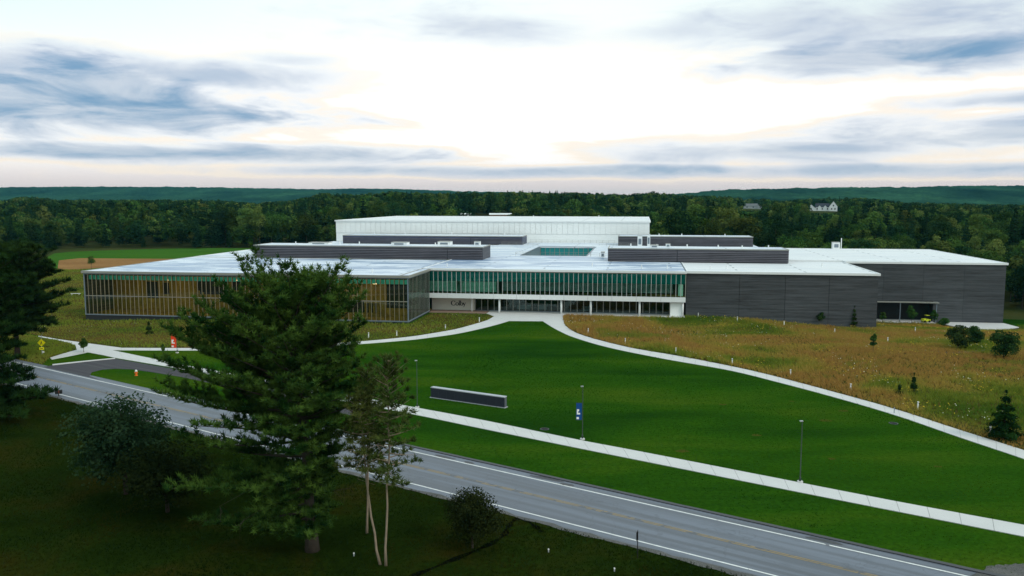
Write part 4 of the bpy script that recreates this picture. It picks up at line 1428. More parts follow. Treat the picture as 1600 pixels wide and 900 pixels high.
for k, (lb, x, y, h, r, kd) in enumerate(SA):
    loc = gpx(x, y)
    if kd == 2:
        rng = np.random.default_rng(80 + k)
        root = empty('sapling', loc, 0, lb, 'tree', 'saplings around the building')
        link_mesh('crown', conifer_mesh(rng, h, r, 0.3, 1800, 0.26, M['leaf_shrub']), root)
        link_mesh('trunk', trunk_mesh(rng, h, 0.4, 0.05, [], M['bark_dark']), root)
    else:
        leafy_tree('sapling', loc, lb, 80 + k, h, r, h * 0.22, 18, 1900, 0.24, M['leaf_shrub'] if kd else M['leaf_sapling'], M['bark'], 0.05, 'tree', 'saplings around the building', conic=0.4, shell=0.6)
rng = np.random.default_rng(99)
root = empty('young_spruce', gpx(1568, 686), 0, 'young dark spruce growing in the tall grass beside the curved path', 'tree')
link_mesh('crown', conifer_mesh(rng, 5.6, 2.3, 0.15, 6500, 0.26, M['needle_dark']), root)
link_mesh('trunk', trunk_mesh(rng, 5.6, 0.3, 0.1, [], M['bark_dark']), root)

# ------------------------------------------------------------------ forest
KINDS = [  # near crown maker arguments, label
    ('round', 'leaf_a', 'rounded mid-green broadleaf tree'), ('round', 'leaf_b', 'deep green broadleaf tree'), ('tall', 'leaf_c', 'oval light green broadleaf tree'),
    ('tall', 'leaf_a', 'oval mid-green broadleaf tree'), ('spruce', 'leaf_d', 'dark pointed conifer'), ('broad', 'leaf_b', 'heavy-crowned deep green tree')]


def forest_proto(kind, mat, seed, n, leaf):
    rng = np.random.default_rng(seed)
    Ht = 16.0
    if kind == 'spruce':
        return conifer_mesh(rng, Ht, 3.0, 1.5, n, leaf, M[mat]), trunk_mesh(rng, Ht, 1.5, 0.22, [], M['bark'])
    rad, base, conic = {'round': (6.0, 2.2, 0.2), 'tall': (4.6, 2.4, 0.3), 'broad': (7.2, 3.0, 0.0)}[kind]
    me, L = leafy_mesh(rng, Ht, rad, base, 16, n, leaf, M[mat], conic=conic, shell=0.45)
    return me, trunk_mesh(rng, Ht, base, 0.24, L, M['bark'], 6, 5)


SKY_X = [-500, 0, 37, 95, 190, 330, 400, 460, 500, 560, 615, 675, 724, 776, 864, 920, 980, 1021, 1045, 1082, 1157, 1180, 1217, 1285, 1330, 1412, 1487, 1600, 2100]
SKY_Y = [312, 313, 304, 311, 310.5, 311, 316, 312, 300, 303, 296.5, 301, 298, 297, 297, 300, 303, 298, 302, 304, 306, 304, 314, 307, 306, 315, 317, 319, 319]


def forest():
    rng = np.random.default_rng(2024)
    pts = []
    for (y0, y1, sp) in ((200, 520, 8.4), (520, 800, 9.6), (800, 1250, 11.5), (1250, 1650, 15)):
        xs = np.arange(-1.0 * y1, 1.0 * y1, sp)
        ys = np.arange(y0, y1, sp)
        X, Y = np.meshgrid(xs, ys)
        X = X + rng.uniform(-.48, .48, X.shape) * sp
        Y = Y + rng.uniform(-.48, .48, Y.shape) * sp
        k = np.abs(X) < 0.78 * Y + 10
        pts.append(np.stack([X[k], Y[k]], 1))
    P = np.concatenate(pts)
    X, Y = P.T
    u, v = to_b(X, Y)
    lim = np.full(len(X), 445.0)        # nearest depth v at which trees may stand
    lim = np.where(u > 5, 405, lim)
    lim = np.where(u > -122, np.where(u > 5, 322.0, 408.0), np.where(X < -238, 372.0, 452.0))
    lim = np.where(u > 44, 294.0, lim)
    lim = np.where(u > 93, 268.0 - (u - 93) * 0.9, lim)
    lim = np.where(u > 130, 218.0, lim)
    lim = np.where(u > 165, 190.0, lim)
    edge = np.where(u < -122, Y - lim, v - lim)
    ok = edge > rng.uniform(0, 6, len(X))
    X, Y, edge = X[ok], Y[ok], edge[ok]
    n = len(X)
    z = gz(X, Y)
    ht = rng.uniform(11.5, 22, n) * np.where(edge < 12, rng.uniform(0.42, 0.8, n), 1.0) * (0.8 + 0.5 * vnoise(X / 45, Y / 45, 77))
    px, _ = proj(X, Y, z)
    sky = np.interp(px, SKY_X, SKY_Y) + rng.uniform(-1.0, 5.0, n)
    cap = H + (HY - sky) / F * Y * 1.004 - z
    ht = np.minimum(ht, cap)
    # sight of the houses between the trees
    for (x0, x1, yb, yd) in ((1262, 1316, 331.5, 1105), (1160, 1192, 328, 1390), (715, 805, 337.0, 690)):
        m = (px > x0 - 2) & (px < x1 + 2) & (Y < yd + 14)
        ht = np.where(m, np.minimum(ht, H + (HY - yb) / F * Y - z), ht)
    near_h = (np.hypot(X - 415, Y - 1105) < 24) | (np.hypot(X - 402, Y - 1400) < 22) | ((np.abs(X + 23) < 36) & (np.abs(Y - 695) < 16))
    ok = (ht > 4.5) & ~near_h
    X, Y, z, ht = X[ok], Y[ok], z[ok], ht[ok]
    n = len(X)
    zone = vnoise(X / 40, Y / 40, 5)
    kind = np.where(rng.random(n) < 0.30 * (zone > 0.5) + 0.10, 4, rng.choice([0, 1, 2, 3, 5], n, p=[0.26, 0.20, 0.20, 0.22, 0.12]))
    turn = rng.random(n) * 6.283
    size = ht / 16.0
    big = np.argsort(-(ht / Y))
    px, py = proj(X, Y, z + ht)
    vis = (px > -10) & (px < 1610)
    hid = (px > 536) & (px < 1000) & (py > 343)
    order = [i for i in big if vis[i] and not hid[i]]
    front = order[:298]
    rest = np.setdiff1d(np.arange(n), np.array(front))
    protos = []
    for q, (kd, mt, _) in enumerate(KINDS):
        for s in range(2):
            protos.append(forest_proto(kd, mt, 300 + q * 10 + s, 2600, 0.62))
    for i in front:
        uu, vv = to_b(X[i], Y[i])
        place = 'behind the sports field' if uu < -122 else ('behind the white hall' if uu < 5 else ('behind the plant rooms' if uu < 44 else ('behind the tall dark hall' if uu < 93 else 'beside the tall dark hall')))
        k = int(kind[i])
        wide = 0.85 + 0.4 * ((i * 37) % 100) / 100
        look = ('low ' if ht[i] < 9 else 'tall ' if ht[i] > 15 else 'medium ') + ('slim ' if wide < 0.98 else 'wide ' if wide > 1.12 else '')
        root = empty('forest_tree', (X[i], Y[i], z[i]), turn[i], look + KINDS[k][2] + ' at the forest edge ' + place, 'tree', 'forest edge trees')
        s = size[i]
        root.scale = (s * wide, s * wide, s)
        cr, tr = protos[k * 2 + (i % 2)]
        link_mesh('crown', cr, root)
        link_mesh('trunk', tr, root)
    # the rest of the wood, one mass
    far_col = bpy.data.collections.new('far_tree_shapes')
    idx = 0
    for q, (kd, mt, _) in enumerate(KINDS):
        for s in range(2):
            cr, tr = forest_proto(kd, mt, 500 + q * 10 + s, 620, 1.15)
            far_col.objects.link(bpy.data.objects.new('far_tree_%02d' % idx, cr))
            idx += 1
    me = bpy.data.meshes.new('forest')
    V = np.stack([X[rest], Y[rest], z[rest]], 1).astype(np.float32)
    me.vertices.add(len(V))
    me.vertices.foreach_set('co', V.ravel())
    for nm, arr, ty in (('size', size[rest] * 1.0, 'FLOAT'), ('turn', turn[rest], 'FLOAT'), ('shape', kind[rest] * 2 + rng.integers(0, 2, len(rest)), 'INT')):
        at = me.attributes.new(nm, ty, 'POINT')
        at.data.foreach_set('value', arr.astype(np.int32 if ty == 'INT' else np.float32))
    o = link_mesh('forest', me)
    tag(o, 'continuous mixed green woodland stretching back towards the far hills', 'forest', kind='stuff')
    ng = bpy.data.node_groups.new('forest_scatter', 'GeometryNodeTree')
    ng.interface.new_socket('Geometry', in_out='INPUT', socket_type='NodeSocketGeometry')
    ng.interface.new_socket('Geometry', in_out='OUTPUT', socket_type='NodeSocketGeometry')
    N = ng.nodes
    gi, go = N.new('NodeGroupInput'), N.new('NodeGroupOutput')
    iop = N.new('GeometryNodeInstanceOnPoints')
    ci = N.new('GeometryNodeCollectionInfo')
    ci.inputs['Collection'].default_value = far_col
    ci.inputs['Separate Children'].default_value = True
    ci.inputs['Reset Children'].default_value = True

    def attr(nm, ty):
        a = N.new('GeometryNodeInputNamedAttribute')
        a.data_type = ty
        a.inputs['Name'].default_value = nm
        return a.outputs['Attribute']
    cx = N.new('ShaderNodeCombineXYZ')
    ng.links.new(attr('turn', 'FLOAT'), cx.inputs[2])
    ng.links.new(gi.outputs[0], iop.inputs['Points'])
    ng.links.new(ci.outputs[0], iop.inputs['Instance'])
    iop.inputs['Pick Instance'].default_value = True
    ng.links.new(attr('shape', 'INT'), iop.inputs['Instance Index'])
    e2r = N.new('FunctionNodeEulerToRotation')
    ng.links.new(cx.outputs[0], e2r.inputs[0])
    ng.links.new(e2r.outputs[0], iop.inputs['Rotation'])
    ng.links.new(attr('size', 'FLOAT'), iop.inputs['Scale'])
    ng.links.new(iop.outputs[0], go.inputs[0])
    md = o.modifiers.new('scatter', 'NODES')
    md.node_group = ng
    print('forest trees', n, 'front', len(front), 'rest', len(rest))


forest()

# ------------------------------------------------------------------ meadow grasses
def meadow_mat(name, stops, scale):
    m, t, out = new_mat(name)
    p = t.pos()
    n1 = t.noise(p, scale, 4, 0.6, 0.4)
    n2 = t.noise(p, 1.3, 3, 0.6)
    c = t.ramp(t.m('ADD', t.m('MULTIPLY', n1, 0.86), t.m('MULTIPLY', n2, 0.14)), stops)
    d = t.n('ShaderNodeBsdfDiffuse')
    tr = t.n('ShaderNodeBsdfTranslucent')
    t.link(c, d.inputs[0])
    t.link(c, tr.inputs[0])
    mx = t.n('ShaderNodeMixShader')
    mx.inputs[0].default_value = 0.3
    t.link(d.outputs[0], mx.inputs[1])
    t.link(tr.outputs[0], mx.inputs[2])
    t.link(mx.outputs[0], out.inputs['Surface'])
    return m


def in_bounds(poly, n, rng, extra=None):
    xs, ys = zip(*poly)
    X = rng.uniform(min(xs), max(xs), n)
    Y = rng.uniform(min(ys), max(ys), n)
    k = in_poly(X, Y, poly)
    px, py = proj(X, Y, gz(X, Y))
    k &= (px > -60) & (px < 1680) & (py < 940)
    return X[k], Y[k]


def grass(name, label, polys, n, size, mat, seed, blades=6, width=0.10, cone=34, keep_off=None):
    rng = np.random.default_rng(seed)
    Xs, Ys = [], []
    for poly, w in polys:
        a, b = in_bounds(poly, int(n * w), rng)
        Xs.append(a)
        Ys.append(b)
    X, Y = np.concatenate(Xs), np.concatenate(Ys)
    if keep_off is not None:
        k = ~keep_off(X, Y)
        X, Y = X[k], Y[k]
    X, Y = X + rng.normal(size=len(X)) * 0.12, Y + rng.normal(size=len(Y)) * 0.12
    P = np.stack([X, Y, gz(X, Y) + 0.0], 1)
    ax = np.stack([rng.normal(size=len(X)) * 0.2, rng.normal(size=len(X)) * 0.2, np.ones(len(X))], 1)
    pv, pf = tuft_proto(blades, R(cone), width, seed)
    sz = size * rng.uniform(0.55, 1.35, len(X)) * (0.45 + 0.6 * vnoise(X / 5, Y / 5, seed) + 0.6 * vnoise(X / 17, Y / 17, seed + 1))
    V, Fc = scatter(pv, pf, P, ax, sz, rng)
    o = link_mesh(name, np_mesh(name, V, Fc, mat))
    tag(o, label, 'grass', kind='stuff')
    print(name, len(X))
    return X, Y


mm_r = meadow_mat('tall_meadow_grass', [(0.36, (0.09, 0.16, 0.018)), (0.44, (0.20, 0.23, 0.030)), (0.48, (0.36, 0.27, 0.055)), (0.555, (0.38, 0.21, 0.06)), (0.60, (0.25, 0.24, 0.04)), (0.68, (0.12, 0.17, 0.022))], 0.035)
mm_l = meadow_mat('green_meadow_grass', [(0.32, (0.12, 0.20, 0.022)), (0.48, (0.20, 0.26, 0.032)), (0.60, (0.25, 0.26, 0.045)), (0.72, (0.14, 0.21, 0.026))], 0.09)
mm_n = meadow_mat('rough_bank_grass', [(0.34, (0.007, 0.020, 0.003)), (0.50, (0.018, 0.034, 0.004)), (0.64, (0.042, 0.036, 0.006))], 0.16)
def on_dock(X, Y):
    u, v = to_b(X, Y)
    return (u > 75.5) & (u < 94) & (v > 214.5)


grass('meadow_grass', 'tall rusty brown and green meadow grass right of the lawn', [(MEADOW_R, 1.0)], 300000, 0.62, mm_r, 71, 5, 0.11, keep_off=on_dock)
grass('meadow_grass', 'olive green meadow grass below the glass wing', [(MEADOW_L, 0.8), (MEADOW_S, 0.2)], 120000, 0.45, mm_l, 72, 5, 0.13)
NEAR = [rd(-110, -9.1), rd(60, -9.1), (60, 30), (-75, 30)]
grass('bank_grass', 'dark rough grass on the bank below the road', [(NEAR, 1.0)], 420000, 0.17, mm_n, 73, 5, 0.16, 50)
VERGE = [rd(-60, 1.7), rd(70, 1.7), rd(70, 10.5), rd(-60, 11.5)]


mm_t = meadow_mat('turf_blades', [(0.34, (0.010, 0.050, 0.005)), (0.5, (0.026, 0.092, 0.006)), (0.66, (0.058, 0.110, 0.008))], 0.04)
LAWN_P = catmull(W(rpL), 3) + W([(1720, 842), (1600, 820), (1400, 783.5), (1200, 744.5), (1000, 705.5), (750, 655.5), (520, 612.5), (285, 569.5), (200, 551), (330, 549), (450, 545.5), (560, 539.5), (635, 533.5), (712, 523.5), (776, 509), (800, 503)])
grass('lawn_grass', 'short mown green turf blades of the lawn and verge', [(LAWN_P, 0.7), (VERGE, 0.3)], 170000, 0.11, mm_t, 74, 4, 0.3, 55)


def flowers(label, poly, n, col, seed, size, thr, hgt):
    rng = np.random.default_rng(seed)
    X, Y = in_bounds(poly, n, rng)
    k = vnoise(X / 5, Y / 5, seed) > thr
    X, Y = X[k], Y[k]
    P = np.stack([X, Y, gz(X, Y) + rng.uniform(0.6, 1.1, len(X)) * hgt], 1)
    ax = np.stack([rng.normal(size=len(X)) * 0.5, rng.normal(size=len(X)) * 0.5 - 0.5, np.ones(len(X))], 1)
    V, Fc = scatter(LEAF_V, LEAF_F, P, ax, size * rng.uniform(0.5, 1.5, len(X)), rng)
    tag(link_mesh('wildflowers', np_mesh('wildflowers', V, Fc, plain('petals_%s' % seed, col, 0.8, 0.1, 0.1))), label, 'flowers', kind='stuff')


flowers('white wildflowers scattered in the meadow below the glass wing', MEADOW_L, 7000, (0.62, 0.62, 0.48), 81, 0.12, 0.64, 0.55)
flowers('pale wildflowers scattered in the meadow right of the lawn', MEADOW_R, 11000, (0.72, 0.72, 0.55), 82, 0.13, 0.70, 0.7)
flowers('yellow wildflowers in the meadow right of the lawn', MEADOW_R, 26000, (0.55, 0.40, 0.03), 83, 0.15, 0.66, 0.75)

# ================================================================== street furniture and small things
M['pole_dark'] = plain('dark_green_pole', (0.018, 0.030, 0.026), 0.5, 0.4)
M['black'] = plain('black_metal', (0.012, 0.012, 0.013), 0.6, 0.3)
M['granite'] = plain('dark_granite', (0.022, 0.025, 0.040), 0.45, 0.4, 0.3, 2.5)
M['cap_stone'] = plain('pale_cap_stone', (0.42, 0.43, 0.46), 0.7, 0.3)
M['yellow'] = plain('sign_yellow', (0.85, 0.78, 0.0), 0.5, 0.3, 0.03)
M['red'] = plain('orange_red_banner', (0.80, 0.060, 0.018), 0.6, 0.2, 0.05)
M['blue'] = plain('blue_banner', (0.004, 0.055, 0.22), 0.6, 0.2, 0.1)
M['white'] = plain('white_paint', (0.80, 0.80, 0.78), 0.5, 0.3, 0.04)
M['hydrant'] = plain('orange_enamel', (0.75, 0.16, 0.02), 0.4, 0.4, 0.05)
M['lime'] = plain('yellow_green_paint', (0.62, 0.68, 0.03), 0.4, 0.4, 0.05)
M['rubber'] = plain('black_rubber', (0.012, 0.012, 0.012), 0.85, 0.2)
M['steel'] = plain('galvanised_steel', (0.38, 0.40, 0.41), 0.4, 0.5)


def lamp_post(x, y, hgt, label, lean_group='lamp posts along the sidewalk', banner=None, rz=0.0):
    X, Y = un(x, y)
    t = empty('lamp_post', (X, Y, 0), rz, label, 'lamp post', lean_group)
    MB().tube([(0, 0, 0.0), (0, 0, 0.16)], 0.27, 14).build('footing', M['concrete'], t)
    MB().tube([(0, 0, 0.17), (0, 0, 0.55), (0, 0, 0.56), (0, 0, hgt)], [0.10, 0.09, 0.05, 0.035], 10).build('pole', M['pole_dark'], t, smooth=True)
    hd = MB().box(-0.24, 0.07, -0.10, 0.10, hgt + 0.002, hgt + 0.07).build('lamp_head', M['steel'], t)
    MB().box(-0.21, -0.04, -0.08, 0.08, hgt - 0.02, hgt).build('lens', M['white'], hd)
    if banner:
        z0, z1, w, mt = banner
        b = MB().box(-0.10 - w, -0.10, -0.02, 0.02, z0, z1).build('banner', mt, t)
        m = MB()
        for yy in (-0.026, 0.022):
            def q(x0, x1, a, c):
                m.box(-0.10 - w + x0 * w, -0.10 - w + x1 * w, yy, yy + 0.004, z0 + (z1 - z0) * a, z0 + (z1 - z0) * c)
            q(0.10, 0.52, 0.52, 0.64)
            q(0.10, 0.36, 0.32, 0.5199)
            q(0.361, 0.70, 0.32, 0.42)
            q(0.06, 0.48, 0.04, 0.17)
        m.build('emblem', M['white'], b)
        for z in (z0 - 0.03, z1 + 0.03):
            MB().tube([(0, 0, z), (-0.15 - w, 0, z)], 0.02, 6).build('banner_arm', M['pole_dark'], t)
    return t


lamp_post(652, 637, 6.2, 'slim dark lamp post beside the low granite wall')
lamp_post(910, 687, 6.1, 'slim dark lamp post carrying a blue banner beside the sidewalk', banner=(2.3, 4.2, 0.62, M['blue']))
lamp_post(1250, 754, 6.0, 'slim dark lamp post without a banner at the lower lawn edge')
lamp_post(277, 551.5, 3.9, 'short post with an orange-red banner beside the path', banner=(0.95, 3.2, 0.9, M['red']))

# low granite wall in the lawn
a, b = un(675, 621), un(790, 637.5)
wl = math.hypot(b[0] - a[0], b[1] - a[1])
lw = empty('granite_wall', ((a[0] + b[0]) / 2, (a[1] + b[1]) / 2 + 0.2, 0), math.atan2(b[1] - a[1], b[0] - a[0]), 'low long dark granite wall with pale cap standing in the lawn', 'wall')
MB().box(-wl / 2 - 0.12, wl / 2 + 0.12, -0.42, 0.42, -0.1, 0.07).build('footing', M['cap_stone'], lw)
MB().box(-wl / 2 + 0.02, wl / 2 - 0.02, -0.28, 0.28, 0.07, 1.36).build('core', M['granite'], lw)
ns = 9
sm = MB().box(-wl / ns / 2 + 0.008, wl / ns / 2 - 0.008, -0.03, 0.0, 0, 1.24).mesh('stone', M['granite'])
for k in range(ns):
    link_mesh('stone', sm, lw, (-wl / 2 + (k + .5) * wl / ns, -0.281, 0.09))
MB().box(wl / 2 - 0.018, wl / 2 + 0.01, -0.27, 0.27, 0.08, 1.35).build('stone', plain('grey_granite_end', (0.10, 0.11, 0.13), 0.6), lw)
cs = MB().box(-wl / ns / 2 + 0.006, wl / ns / 2 - 0.006, -0.35, 0.35, 0, 0.11).mesh('cap_stone', M['cap_stone'])
for k in range(ns):
    link_mesh('cap_stone', cs, lw, (-wl / 2 + (k + .5) * wl / ns, 0, 1.362))

# bollard lights
BO = [('beside the left path near the terrace', [(749, 503), (696, 515)]), ('beside the left path below the glass wing', [(620, 525), (576, 528)]),
      ('along the curved path right of the lawn', [(919, 521), (977, 537), (1056, 552.5), (1144, 570), (1235, 588), (1329, 611), (1434, 640), (1547, 677)]),
      ('along the track through the right meadow', [(1091, 496), (1152, 502), (1225, 509), (1304, 521.5), (1387, 535.5), (1430, 519)])]
bm_post = MB().box(-0.08, 0.08, -0.08, 0.08, 0.0, 0.72).mesh('post', M['white'])
bm_lens = MB().box(-0.07, 0.07, -0.07, 0.07, 0.721, 0.86).mesh('lens', M['cap_stone'])
bm_cap = MB().box(-0.1, 0.1, -0.1, 0.1, 0.861, 0.93).mesh('cap', M['white'])
for where, pts in BO:
    for (x, y) in pts:
        X, Y, z = ug(x, y)
        t = empty('bollard_light', (X, Y, z), -YAW, 'short white bollard light ' + where, 'bollard', 'white bollard lights')
        t.scale = (1, 1, 1.12)
        for nm, me in (('post', bm_post), ('lens', bm_lens), ('cap', bm_cap)):
            link_mesh(nm, me, t)
X, Y, z = ug(1397, 646)
t = empty('path_post', (X, Y, 0.05), 0, 'thin grey post standing on the curved concrete path', 'post')
MB().tube([(0, 0, 0), (0, 0, 0.62)], 0.05, 8).build('post', M['frame_dark'], t)
MB().tube([(0, 0, 0.621), (0, 0, 0.70)], 0.07, 8).build('cap', M['steel'], t)

# drain covers in the lawn
for (x, y, lb) in ((851, 670.5, 'dark round drain cover in the lawn near the blue banner'), (1396, 661.5, 'dark round drain cover in the lawn beside the curved path')):
    X, Y = un(x, y)
    t = empty('drain_cover', (X, Y, 0), 0, lb, 'drain cover', 'drain covers in the lawn')
    MB().tube([(0, 0, -0.05), (0, 0, 0.03)], 0.55, 18).build('ring', M['granite'], t)
    mb = MB()
    for k in range(7):
        w = math.sqrt(max(0.01, 0.42 ** 2 - ((k - 3) * 0.12) ** 2))
        mb.box(-w, w, (k - 3) * 0.12 - 0.03, (k - 3) * 0.12 + 0.03, 0.031, 0.05)
    mb.build('grate', M['black'], t)

# yellow crossing sign with a bent flasher mast
X, Y = un(66, 555)
t = empty('warning_sign', (X, Y, 0), R(8), 'yellow diamond warning sign with small plaque and bent mast', 'sign')
MB().tube([(0, 0, 0), (0, 0, 3.35), (0.55, 0, 4.25)], 0.05, 8).build('mast', M['steel'], t)
dm = MB()
s_ = 0.66
dm.v += [(0, -0.08, 1.55), (s_, -0.08, 1.55 + s_), (0, -0.08, 1.55 + 2 * s_), (-s_, -0.08, 1.55 + s_), (0, -0.055, 1.55), (s_, -0.055, 1.55 + s_), (0, -0.055, 1.55 + 2 * s_), (-s_, -0.055, 1.55 + s_)]
dm.f += [(0, 1, 2, 3), (7, 6, 5, 4), (0, 4, 5, 1), (1, 5, 6, 2), (2, 6, 7, 3), (3, 7, 4, 0)]
d = dm.build('diamond', M['yellow'], t)
sy = MB()
sy.box(-0.05, 0.05, -0.088, -0.082, 2.38, 2.48)
sy.box(-0.08, 0.08, -0.088, -0.082, 2.10, 2.36)
sy.box(-0.16, -0.07, -0.089, -0.083, 1.85, 2.12)
sy.box(0.07, 0.16, -0.089, -0.083, 1.85, 2.12)
sy.build('symbol', M['black'], d)
pq = MB().box(-0.38, 0.38, -0.08, -0.055, 0.98, 1.42).build('plaque', M['yellow'], t)
MB().box(-0.22, 0.22, -0.088, -0.083, 1.15, 1.25).build('symbol', M['black'], pq)
MB().box(0.1, 0.4, -0.1, -0.06, 0.45, 0.72).build('reflector', M['white'], t)

# hydrant
X, Y = un(213, 587)
t = empty('fire_hydrant', (X, Y, 0), 0.4, 'orange fire hydrant with pale top on the grass island', 'hydrant')
MB().tube([(0, 0, 0), (0, 0, 0.06), (0, 0, 0.07), (0, 0, 0.62), (0, 0, 0.66)], [0.24, 0.24, 0.16, 0.15, 0.2], 12).build('barrel', M['hydrant'], t)
MB().tube([(0, 0, 0.661), (0, 0, 0.78), (0, 0, 0.88), (0, 0, 0.94)], [0.2, 0.18, 0.1, 0.05], 12).build('bonnet', M['white'], t)
for q in (-1, 1):
    MB().tube([(q * 0.13, 0, 0.48), (q * 0.27, 0, 0.48)], 0.075, 10).build('outlet', M['hydrant'], t)

# mailbox
X, Y = un(92, 619)
t = empty('mailbox', (X, Y, 0), R(20), 'black roadside mailbox on a short post', 'mailbox')
MB().box(-0.05, 0.05, -0.05, 0.05, 0, 0.36).build('post', M['bark_dark'], t)
mb = MB()
pr = [(-0.27, 0.0), (-0.27, 0.28)] + [(0.27 * math.cos(a), 0.28 + 0.24 * math.sin(a)) for a in np.linspace(math.pi, 0, 9)] + [(0.27, 0.0)]
n = len(pr)
mb.v += [(-0.42, p[0], 0.37 + p[1]) for p in pr] + [(0.42, p[0], 0.37 + p[1]) for p in pr]
mb.f += [tuple(range(n)), tuple(range(2 * n - 1, n - 1, -1))] + [(k, (k + 1) % n, n + (k + 1) % n, n + k) for k in range(n)]
mb.build('box', M['black'], t)
MB().box(0.05, 0.07, -0.30, -0.275, 0.5, 0.85).build('flag', M['hydrant'], t)

# back of a road sign
X, Y = un(996, 872)
t = empty('road_sign', (X, Y, 0), math.atan2(DV[1], DV[0]) + R(14), 'black back of a narrow road sign on a post at the roadside', 'sign')
MB().box(-0.03, 0.03, -0.03, 0.03, -0.1, 2.05).build('post', M['black'], t)
pl = MB().box(-0.06, -0.035, -0.30, 0.30, 1.42, 2.10).build('panel', M['black'], t)
MB().box(-0.085, -0.061, -0.25, 0.25, 1.6, 1.64).build('bracket', M['steel'], pl)

# small white survey stakes on the near bank
for (x, y, lb) in ((857, 863, 'little white stake on the bank right of the small tree'), (960, 893, 'little white stake on the bank below the road sign'), (443, 829, 'little white stake in the shade of the great pine'), (553, 869, 'little white stake between the great pine and the slim pines')):
    X, Y = un(x, y)
    t = empty('survey_stake', (X, Y, 0), 0.5, lb, 'stake', 'white survey stakes')
    MB().box(-0.035, 0.035, -0.035, 0.035, -0.1, 0.2).build('stake', M['steel'], t)
    MB().box(-0.045, 0.045, -0.045, 0.045, 0.201, 0.28).build('tip', M['white'], t)

# bench left of the glass wing
X, Y = un(118, 458)
t = empty('bench', (X, Y, 0), 0.1, 'long white bench on the grass behind the glass wing', 'bench')
t.location.z = float(gz(X, Y))
MB().box(-1.3, 1.3, -0.25, 0.25, 0.42, 0.5).build('seat', M['white'], t)
for q in (-1.0, 1.0):
    MB().box(q - 0.08, q + 0.08, -0.2, 0.2, 0, 0.419).build('leg', M['concrete'], t)

# loading dock outside the tall dark hall, with a cart
dk = empty('loading_dock', (*from_b(83, 222), -4.6), -YAW, 'pale concrete loading dock with dark retaining wall beside the tall dark hall', 'loading dock')
P_ = [(-6.5, 0.2), (-4.0, -6.2), (4.5, -5.4), (9.6, -1.2), (9.0, 3.6), (8.7, 5.5), (-6.5, 5.5)]
MB().prism(P_, -0.12, 0.05).build('deck', M['concrete'], dk)
MB().prism([(p[0] * 0.985, p[1] * 0.985) for p in P_], -3.2, -0.121).build('retaining_wall', M['granite'], dk)
X, Y, z = (*from_b(72.6, 226.2), -4.55)
t = empty('utility_cart', (X, Y, z), -YAW + 0.3, 'small yellow-green utility cart parked under the dock canopy', 'cart')
mb = MB()
mb.prism([(-1.0, -0.55), (1.0, -0.55), (1.0, 0.55), (-1.0, 0.55)], 0.28, 0.75)
mb.prism([(-0.95, -0.5), (0.1, -0.5), (0.1, 0.5), (-0.95, 0.5)], 0.751, 0.95)
mb.build('body', M['lime'], t)
MB().box(-0.15, 0.75, -0.56, 0.56, 1.75, 1.82).build('roof', M['lime'], t)
for qx in (-0.12, 0.7):
    for qy in (-0.52, 0.52):
        MB().box(qx - 0.03, qx + 0.03, qy - 0.03, qy + 0.03, 0.752, 1.749).build('roof_post', M['black'], t)
wm = MB().tube([(0, -0.09, 0), (0, 0.09, 0)], 0.28, 12).mesh('wheel', M['rubber'])
for qx in (-0.65, 0.65):
    for qy in (-0.58, 0.58):
        link_mesh('wheel', wm, t, (qx, qy, 0.28))


# ------------------------------------------------------------------ far houses
def house(name, loc, rz, label, bodies, wins, wall, roofm, group=None):
    t = empty(name, loc, rz, label, 'house', group)
    for (x0, x1, y0, y1, hw, hr, gable_front) in bodies:
        MB().box(x0, x1, y0, y1, -3, hw).build('wall', wall, t)
        mb = MB()
        e = 0.4
        if gable_front:
            xm = (x0 + x1) / 2
            mb.poly([(x0 - e, y0 - e, hw - 0.2), (xm, y0 - e, hr), (xm, y1 + e, hr), (x0 - e, y1 + e, hw - 0.2)])
            mb.poly([(xm, y0 - e, hr + .001), (x1 + e, y0 - e, hw - 0.2), (x1 + e, y1 + e, hw - 0.2), (xm, y1 + e, hr + .001)])
            g = MB().poly([(x0, y0 - 0.01, hw), (x1, y0 - 0.01, hw), (xm, y0 - 0.01, hr - 0.35)])
        else:
            ym = (y0 + y1) / 2
            mb.poly([(x0 - e, y0 - e, hw - 0.2), (x1 + e, y0 - e, hw - 0.2), (x1 + e, ym, hr), (x0 - e, ym, hr)])
            mb.poly([(x0 - e, ym, hr + .001), (x1 + e, ym, hr + .001), (x1 + e, y1 + e, hw - 0.2), (x0 - e, y1 + e, hw - 0.2)])
            g = MB().poly([(x1, y0, hw), (x1, y1, hw), (x1, ym, hr - 0.3)]).poly([(x0, y0, hw), (x0, y1, hw), (x0, ym, hr - 0.3)])
        mb.build('roof', roofm, t)
        g.build('gable', wall, t)
    for (x, y, z, w, h) in wins:
        MB().box(x - w / 2, x + w / 2, y - 0.12, y - 0.02, z, z + h).build('window', M['wall_dark'], t)
    return t


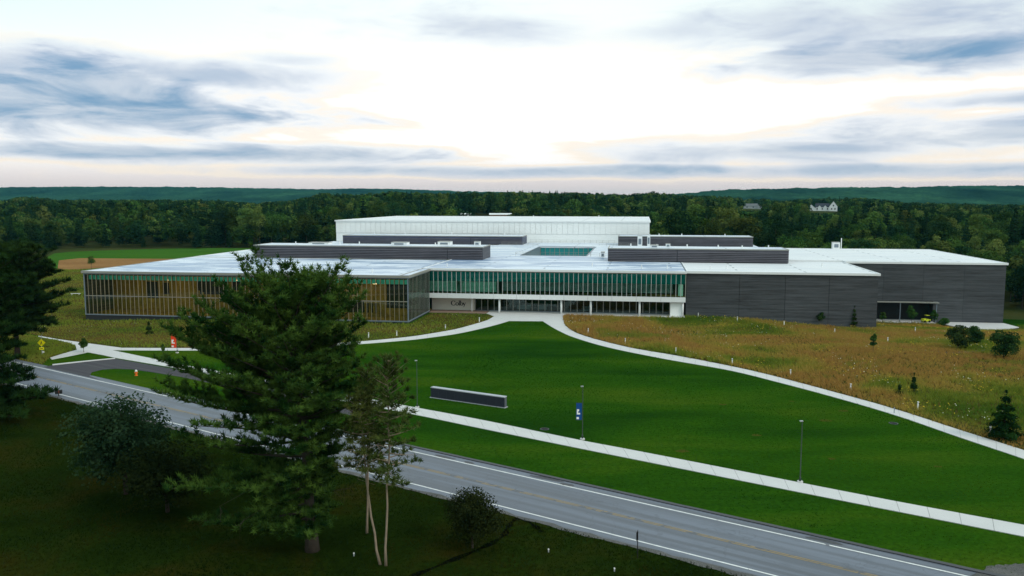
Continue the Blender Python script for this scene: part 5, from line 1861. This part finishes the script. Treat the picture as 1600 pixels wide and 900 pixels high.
M['house_roof'] = plain('slate_roof', (0.035, 0.038, 0.05), 0.8)
M['house_wall'] = plain('white_clapboard', (0.80, 0.81, 0.82), 0.6)
hz = float(gz(415, 1105))
house('farmhouse', (412, 1108, hz), -0.35, 'white gabled farmhouse with dark roof among the trees', [(-20, -9, -3, 7, 3.2, 8.2, True), (-9, 8, 0, 9, 4.5, 9.5, False), (8, 18, -3, 8, 5.5, 12.5, True), (-6, -2, -1.5, 2, 4.6, 7.2, True), (1, 5, -1.5, 2, 4.6, 7.2, True)],
      [(-14.5, -3, 1.0, 1.6, 1.8), (-7, 0, 1.2, 1.4, 2), (-0.5, 0, 1.2, 1.4, 2), (6, 0, 1.2, 1.4, 2), (11, -3, 1.2, 1.4, 2), (15, -3, 1.2, 1.4, 2), (13, -3, 5.6, 1.4, 2)], M['house_wall'], M['house_roof'])
hz = float(gz(402, 1400))
house('cottage', (402, 1400, hz + 0.5), -0.25, 'low grey-roofed house with a small pale gable in the wood', [(-14, 9, 0, 10, 4, 8, False), (9, 17, -2, 9, 4, 8.5, True)], [(-8, 0, 1.2, 2, 1.8), (2, 0, 1.2, 2, 1.8), (13, -2, 1.2, 1.8, 1.8)], plain('grey_clapboard', (0.35, 0.37, 0.38), 0.7), plain('grey_roof', (0.13, 0.14, 0.14), 0.8))
for (x0, x1, lb) in ((720, 735, 'short shed with reddish wall under a pale roof beyond the white hall'), (765, 800, 'long flat pale roof of a shed beyond the white hall')):
    d = 692.0
    Xa, Xb = (x0 - 800) / F * d, (x1 - 800) / F * d
    z = float(gz((Xa + Xb) / 2, d))
    top = H - (334 - HY) / F * d
    t = empty('shed', ((Xa + Xb) / 2, d, z), 0, lb, 'shed', 'sheds beyond the white hall')
    w = (Xb - Xa) / 2
    MB().box(-w, w, 0, 12, -1, top - z - 0.6).build('wall', M['paver'], t)
    MB().poly([(-w - .4, -.5, top - z - .6), (w + .4, -.5, top - z - .6), (w + .4, 6, top - z + .5), (-w - .4, 6, top - z + .5)]).poly([(-w - .4, 6, top - z + .502), (w + .4, 6, top - z + .502), (w + .4, 12.5, top - z - .6), (-w - .4, 12.5, top - z - .6)]).build('roof', M['white_wall'], t)

# ------------------------------------------------------------------ air
m, t, out = new_mat('haze_air')
pv = t.n('ShaderNodeVolumePrincipled')
pv.inputs['Color'].default_value = (0.13, 0.55, 0.74, 1)
pv.inputs['Density'].default_value = 0.000036
pv.inputs['Anisotropy'].default_value = 0.0
t.link(pv.outputs[0], out.inputs['Volume'])
hzb = MB().box(-9800, 9800, -1500, 9800, -16, 125).build('haze', m)
tag(hzb, 'thin bluish evening haze filling the air over the valley', 'haze', kind='stuff')
